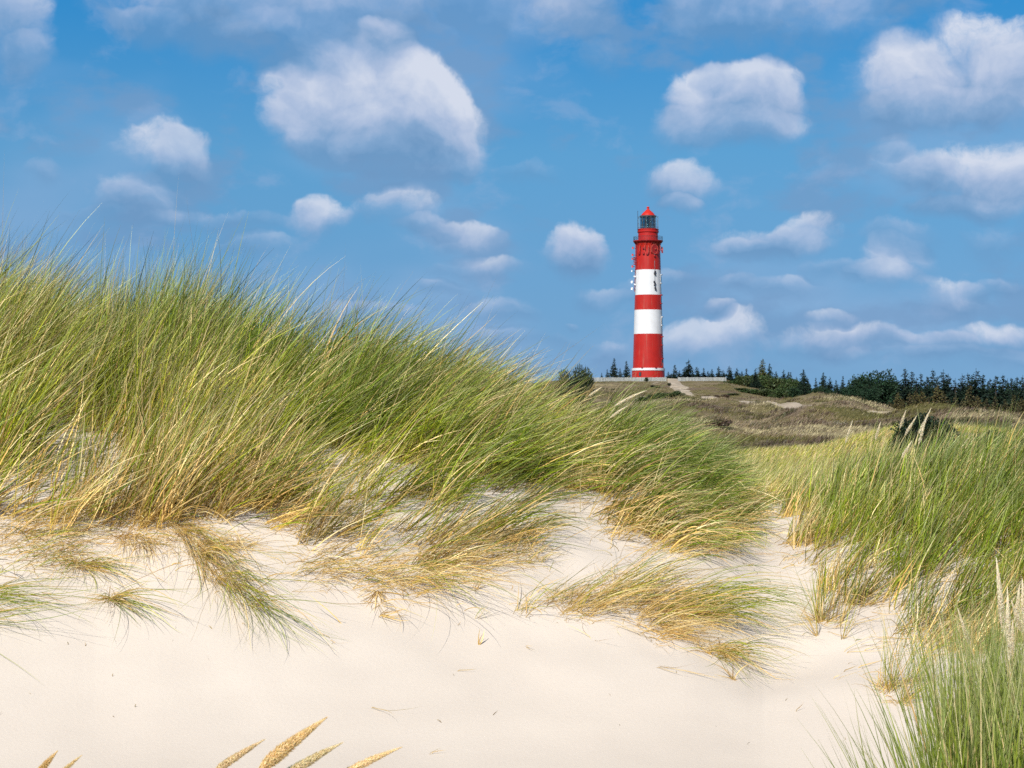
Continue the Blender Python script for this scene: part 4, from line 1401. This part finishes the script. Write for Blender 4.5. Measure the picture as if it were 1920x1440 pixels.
# ------------------------------------------------------------------ lighthouse
def build_lighthouse():
    D = 484.0
    u = D / F
    foot = unproj(1215.5, 709, D)
    z0 = foot.z
    root = empty('lighthouse', (foot.x, foot.y, z0))
    tag(root, 'tall round lighthouse with red and white bands on the dune top', 'lighthouse')
    RED = paint('red_paint', (.40, .014, .007), .42, .10, .6, .4)
    WHITE = paint('white_paint', (.68, .69, .70), .5, .05, .8, .4)
    DRED = paint('dark_red_iron', (.27, .014, .014), .45, .15, 1.0)
    DARK = paint('dark_iron', (.045, .045, .055), .5, .2, 1.0)
    GREY = paint('grey_metal', (.17, .21, .23), .4, .15, 3.0)
    STONE = paint('stone', (.48, .46, .42), .85, .15, 1.5)

    for nm in (RED, WHITE):                     # rain streaks and rust runs down the plates
        nt = nm.node_tree
        b = NB(nt)
        pp = [n_ for n_ in nt.nodes if n_.type == 'BSDF_PRINCIPLED'][0]
        old = pp.inputs['Base Color'].links[0].from_socket
        tc = b.n('ShaderNodeTexCoord').outputs['Object']
        st = b.noise(b.vm('MULTIPLY', tc, (1.6, 1.6, .07)), 1.5, 6, .65)
        b.put(pp.inputs['Base Color'], b.mix(b.maprange(st, .52, .78, 0, .55, True), old, (.30, .17, .12, 1) if nm is RED else (.50, .47, .42, 1)))

    def zy(y):
        return unproj(1215.5, y, D).z - z0

    # tower shell: painted bands inside one mesh
    P = [(31.2, 712, 0), (30.6, 695.2, 1), (31.3, 695.0, 1), (31.3, 690.6, 0), (28.8, 689.8, 0), (27.0, 626.6, 1), (25.8, 581.6, 0), (24.95, 553.6, 1), (23.8, 506.8, 0), (22.8, 470, 0), (22.6, 458.5, 0), (23.2, 457.5, 0), (23.2, 456.5, 0), (24.0, 455.5, 0)]
    prof_ = [(r * u, zy(y)) for r, y, m in P]
    MB().lathe(prof_, 96, [m for _, _, m in P]).build('tower', [RED, WHITE], root, smooth=True)
    MB().lathe([(32.6 * u, zy(713)), (32.6 * u, zy(708.6)), (31.25 * u, zy(708.4))], 64).build('plinth', STONE, root, smooth=True)
    # gallery
    MB().lathe([(23.6 * u, zy(456.2)), (26.2 * u, zy(453.8)), (28.0 * u, zy(453.0)), (28.0 * u, zy(451.4)), (17 * u, zy(451.2))], 72).build('gallery', DRED, root, smooth=True)
    mb = MB()
    for yy in (444.2, 446.6, 449.0):
        mb.ring(27.2 * u, zy(yy), .035 if yy < 445 else .022, 64)
    for k in range(40):
        a = 2 * math.pi * k / 40
        x, y = 27.2 * u * math.cos(a), 27.2 * u * math.sin(a)
        mb.tube([(x, y, zy(451.4)), (x, y, zy(444.2))], .022, 5)
    mb.build('railing', DARK, root)
    for k in range(16):
        a = 2 * math.pi * (k + .5) / 16
        x1, y1, x2, y2 = [q * u for q in (23.4 * math.cos(a), 23.4 * math.sin(a), 27.4 * math.cos(a), 27.4 * math.sin(a))]
        b_ = MB().tube([(x1, y1, zy(460)), (x1 * 1.02, y1 * 1.02, zy(457)), (x2, y2, zy(453.2))], .10, 6)
        b_.build('bracket', DRED, root)
    # watch room with its cornices
    w = [(18.7, 451.2, 0), (18.7, 444, 0), (19.1, 443.6, 0), (19.1, 442.8, 0), (18.6, 442.4, 0), (18.6, 437.2, 0), (19.2, 436.6, 0), (20.2, 435.8, 0), (20.2, 434.0, 0), (19.5, 433.7, 0), (19.7, 431.0, 0), (20.3, 430.6, 0), (20.3, 429.8, 0), (13.5, 429.6, 0)]
    MB().lathe([(r * u, zy(y)) for r, y, _ in w], 72).build('watch_room', paint('watch_red', (.40, .014, .010), .45, .1), root, smooth=True)
    # lantern
    ln = empty('lantern_room')
    ln.parent = root
    gm, b, out = mat('lantern_glass')
    gl = b.n('ShaderNodeBsdfGlass')
    gl.inputs['IOR'].default_value = 1.02
    gl.inputs['Roughness'].default_value = 0.0
    gl.inputs['Color'].default_value = (.28, .50, .56, 1)
    gy = b.n('ShaderNodeBsdfGlossy')
    gy.inputs['Roughness'].default_value = .05
    mx = b.n('ShaderNodeMixShader')
    mx.inputs[0].default_value = .08
    b.t.links.new(gl.outputs[0], mx.inputs[1])
    b.t.links.new(gy.outputs[0], mx.inputs[2])
    b.t.links.new(mx.outputs[0], out.inputs[0])
    MB().lathe([(14.0 * u, zy(429.7)), (14.0 * u, zy(406))], 48).build('glazing', gm, ln, smooth=True)
    mb = MB()
    for k in range(12):
        a = 2 * math.pi * (k + .25) / 12
        x, y = 14.15 * u * math.cos(a), 14.15 * u * math.sin(a)
        mb.tube([(x, y, zy(429.8)), (x, y, zy(405.6))], .075, 6)
    for yy in (428.9, 421.5, 413.5, 406.2):
        mb.ring(14.15 * u, zy(yy), .05 if 407 < yy < 428 else .12, 48)
    mb.build('mullions', DARK, ln)
    mb = MB()
    mb.lathe([(2.6 * u, zy(430)), (5.5 * u, zy(429)), (6.4 * u, zy(424)), (6.8 * u, zy(418)), (6.3 * u, zy(413)), (4.0 * u, zy(409)), (.2 * u, zy(407.5))], 24)
    lm = paint('lens_glass', (.13, .18, .15), .15, .3, 2.0, .9)
    mb.build('lens', lm, ln, smooth=False)
    mb = MB()
    for k in range(9):
        yy = 426 - k * 2
        mb.ring(6.85 * u * (1 if 2 < k < 7 else .95), zy(yy), .05, 32)
    mb.build('lens_frame', GREY, ln)
    # roof
    rp = [(14.9, 406.2), (15.2, 405.4), (15.0, 404.6), (12.8, 403.6), (11.8, 401.6), (10.4, 399.8), (8.0, 397.6), (5.4, 395.4), (3.4, 393.4), (2.3, 391.8), (2.0, 391.0)]
    rf = MB().lathe([(.3 * u, zy(405.6))] + [(r * u, zy(y)) for r, y in rp], 48).build('roof', [paint('roof_red', (.50, .022, .012), .4, .06)], root, smooth=True)
    MB().ring(15.2 * u, zy(405.6), .13, 48).build('gutter', DARK, rf)
    ball = [(2.0 * math.sin(math.pi * i / 12) * 1.35 + .02, 391.4 - 4.2 * (1 - math.cos(math.pi * i / 12)) / 2 * 1.02) for i in range(13)]
    MB().lathe([(2.1 * u, zy(391.2))] + [(r * u, zy(y)) for r, y in ball], 20).build('finial', [bpy.data.materials['roof_red']], rf, smooth=True)
    # outer rods round the lantern and lightning rod
    mb = MB()
    for k in range(14):
        a = 2 * math.pi * k / 14
        x, y = 19.2 * u * math.cos(a), 19.2 * u * math.sin(a)
        mb.tube([(x, y, zy(430.2)), (x, y, zy(407))], .035, 5)
    mb.ring(19.2 * u, zy(426), .03, 48)
    mb.ring(19.2 * u, zy(407), .03, 48)
    mb.build('lantern_rail', GREY, root)
    MB().tube([(-19.8 * u, -1, zy(436)), (-19.8 * u, -1, zy(396))], .06, 6).build('lightning_rod', DARK, root)

    def onr(px_off, yy, out=0.0):
        r = np.interp(yy, [456, 507, 553, 581, 627, 690], [22.6, 23.8, 24.95, 25.8, 27.0, 28.8]) * u
        a = math.asin(max(-1, min(1, px_off * u / r)))
        n = Vector((math.sin(a), -math.cos(a), 0))
        return n * (r + out) + Vector((0, 0, zy(yy))), n, a

    # narrow windows with hood and sill near the right edge
    for yy, mm in ((524, WHITE), (562, RED), (603, WHITE), (640, RED), (681, RED)):
        c, n, a = onr(22.7 if yy < 600 else 24.2, yy)
        rot = Matrix.Rotation(a, 3, 'Z')
        wn = empty('window')
        wn.parent = root
        MB().box(c - n * .02, (.62, .16, 1.7), rot).build('frame', mm, wn)
        MB().box(c + n * .05, (.46, .22, 1.40), rot).build('pane', paint('window_glass', (.03, .04, .05), .1, .1, 1, .8) if 'window_glass' not in bpy.data.materials else bpy.data.materials['window_glass'], wn)
        MB().box(c + n * .16 + Vector((0, 0, 1.0)), (.85, .36, .14), rot).box(c + n * .30 + Vector((0, 0, 1.12)), (.6, .2, .1), rot).build('hood', mm, wn)
        MB().box(c + n * .16 + Vector((0, 0, -.98)), (.80, .32, .16), rot).build('sill', mm, wn)
    # panel antennas and fittings below the gallery
    PINK = paint('pale_red_plastic', (.42, .065, .045), .5, .1)
    for off, ya, yb, m2 in [(-15, 461, 473, PINK), (-6.5, 461, 471, PINK), (-1.2, 461.5, 477, PINK), (3.4, 461, 476, PINK), (19, 461, 471.5, PINK)]:
        c, n, a = onr(off, (ya + yb) / 2, .45)
        rot = Matrix.Rotation(a, 3, 'Z')
        an = MB().box(c, (.17, .16, (yb - ya) * u * .85), rot).build('panel_antenna', m2, root)
        MB().box(c - n * .25 + Vector((0, 0, .5)), (.10, .5, .12), rot).box(c - n * .25 - Vector((0, 0, .5)), (.10, .5, .12), rot).build('mount', DRED, an)
    for off, yy in [(-9.5, 467), (-9.5, 477), (-16.5, 477), (-3, 478), (15, 477), (17, 474)]:
        c, n, a = onr(off, yy, .15)
        MB().box(c, (.5, .4, .35), Matrix.Rotation(a, 3, 'Z')).build('junction_box', DRED, root)
    c, n, a = onr(10.5, 469, .1)
    wn = empty('round_window')
    wn.parent = root
    rq = Matrix.Rotation(a, 3, 'Z')
    pts = [c + rq @ Vector((math.cos(t) * .85, -.05, math.sin(t) * 1.15)) for t in np.linspace(0, 2 * math.pi, 25)]
    MB().tube(pts, .08, 6, caps=False).build('frame', PINK, wn)
    MB().add([c + rq @ Vector((math.cos(t) * .8, -.06, math.sin(t) * 1.1)) for t in np.linspace(0, 2 * math.pi, 24, endpoint=False)], [tuple(range(24))]).build('pane', DRED, wn)
    MB().box(c + n * .15 + Vector((.1, 0, .1)), (.35, .2, .35), rq).build('lamp', PINK, wn)
    # cable run with fittings
    mb = MB()
    for ya, yb in ((476, 484), (490, 507), (507, 513), (517, 530), (530, 546)):
        c1, n1, a1 = onr(10.4, ya, .10)
        c2, n2, a2 = onr(10.6, yb, .10)
        mb.tube([c1, c2], .045, 5)
    mb.build('cable', GREY, root)
    for yy, dx in ((482, 0), (511, .6), (514, -.3), (516, .4), (530, -1.0), (533, .2), (536, -.2), (541, .6), (544, 1.4)):
        c, n, a = onr(10.6 + dx, yy, .14)
        MB().box(c, (.34, .3, .38), Matrix.Rotation(a + .3, 3, 'Z') @ Matrix.Rotation(.5, 3, 'Y')).build('junction_box', DARK if yy > 500 else DRED, root)
    # dishes on arms at the left side
    RD = paint('dish_red', (.55, .10, .10), .4, .1)
    WD = paint('dish_white', (.82, .84, .85), .4, .04)
    mb = MB().tube([(-23.6 * u, -1.0, zy(460)), (-24.0 * u, -1.0, zy(505))], .10, 6).tube([(-24.6 * u, -1.0, zy(505)), (-26.0 * u, -1.0, zy(548))], .07, 6)
    mb.build('antenna_pole', DRED, root)
    for (xo, yy, rp_, m2) in [(-27.8, 466, 2.3, RD), (-28.2, 479, 2.4, RD), (-28.4, 486.2, 2.2, RD), (-28.4, 500.5, 2.4, RD), (-29.6, 509, 1.7, WD), (-29.6, 529.5, 2.7, WD), (-29.4, 542, 2.8, WD)]:
        c = Vector((xo * u, -1.4, zy(yy)))
        dsh = MB()
        rr = rp_ * u
        axis_rot = Matrix.Rotation(R(-55), 3, 'Z') @ Matrix.Rotation(R(90), 3, 'X')
        vs, fs = [], []
        pr = [(0, -.12), (rr * .5, -.06), (rr, .10), (rr, .22), (rr * .5, .16), (0, .12)]
        seg = 20
        for (r_, z_) in pr:
            for k in range(seg):
                t = 2 * math.pi * k / seg
                vs.append(c + axis_rot @ Vector((r_ * math.cos(t), r_ * math.sin(t), z_ + .1)))
        for i in range(len(pr) - 1):
            for k in range(seg):
                k2 = (k + 1) % seg
                fs.append((i * seg + k, i * seg + k2, (i + 1) * seg + k2, (i + 1) * seg + k))
        dsh.add(vs, fs)
        dob = dsh.build('dish', m2, root, smooth=True)
        MB().tube([c + Vector((.1, .1, 0)), (-24.2 * u, -1.0, zy(yy) - .1)], .05, 6).build('arm', DARK, dob)
    for yy in (484, 488, 492, 496, 519, 534):
        MB().box((-25.8 * u, -1.0, zy(yy)), (.55, .4, .30), Matrix.Rotation(.4, 3, 'Y')).build('junction_box', DRED if yy < 505 else WHITE, root)
    # red aerials on the right of the gallery
    for dx, ya, yb in ((25.4, 463, 474), (26.8, 464.5, 475)):
        an = MB().tube([(dx * u, -.6, zy(yb)), (dx * u, -.6, zy(ya))], .14, 8).build('panel_antenna', RD, root)
        MB().tube([(22.7 * u, -.6, zy(470)), (dx * u, -.6, zy(469))], .05, 5).build('mount', DRED, an)
    # foot details
    for off, yy, sz, m2 in ((-16.5, 702, (.55, .2, .9), DARK), (-24, 703.5, (.35, .25, 1.3), PINK), (-13, 690.0, (.4, .3, .3), DRED), (12, 690.0, (.4, .3, .3), DRED)):
        r = 30.8 * u
        a = math.asin(off * u / r)
        n = Vector((math.sin(a), -math.cos(a), 0))
        MB().box(n * (r + .08) + Vector((0, 0, zy(yy))), sz, Matrix.Rotation(a, 3, 'Z')).build('wall_fitting', m2, root)
    c, n, a = onr(25.2, 686, .15)
    MB().box(c, (.16, .2, 1.3), Matrix.Rotation(a, 3, 'Z')).build('lamp_bracket', PINK, root)


build_lighthouse()


def build_fences():
    m, b, out = mat('weathered_boards')
    tc = b.n('ShaderNodeTexCoord').outputs['Object']
    st = b.noise(b.vm('MULTIPLY', tc, (4.0, 4.0, .35)), 1.6, 5, .65)
    pbr(b, out, b.ramp(st, [(.35, (.19, .20, .195)), (.5, (.31, .325, .315)), (.65, (.43, .44, .42))]), .85, .2, st, .3, .02)
    mp = paint('fence_post', (.36, .37, .35), .85, .2, 3)

    def fence(x0, x1, D, yt, yb, label):
        A, B = unproj(x0, yb, D), unproj(x1, yb, D)
        h = (yb - yt) / F * D
        n = max(2, round((B.x - A.x) / 2.2))
        root = empty('fence', (A.x, D, A.z))
        tag(root, label, 'fence')
        w = (B.x - A.x) / n
        for i in range(n):
            mb = MB()
            nb = 12
            for k in range(nb):
                bw = (w - .14) / nb
                hh = h * (1 + random.uniform(-.025, .02))
                mb.box((i * w + .07 + (k + .5) * bw, random.uniform(-.012, .012), hh / 2 - .15), (bw * .86, .035, hh + .3))
            mb.box((i * w + w / 2, .04, h * .82), (w - .12, .04, .10)).box((i * w + w / 2, .04, h * .3), (w - .12, .04, .10))
            mb.build('board_panel', m, root)
        for i in range(n + 1):
            MB().box((i * w, .0, h * .5 - .1), (.12, .14, h + .25)).box((i * w, 0, h + .045), (.15, .17, .05)).build('post', mp, root)

    fence(1104, 1249, 455, 707.6, 716.4, 'pale grey board fence in front of the lighthouse foot, left of the path')
    fence(1271.5, 1361, 456, 707.4, 716.6, 'pale grey board fence right of the path')


build_fences()
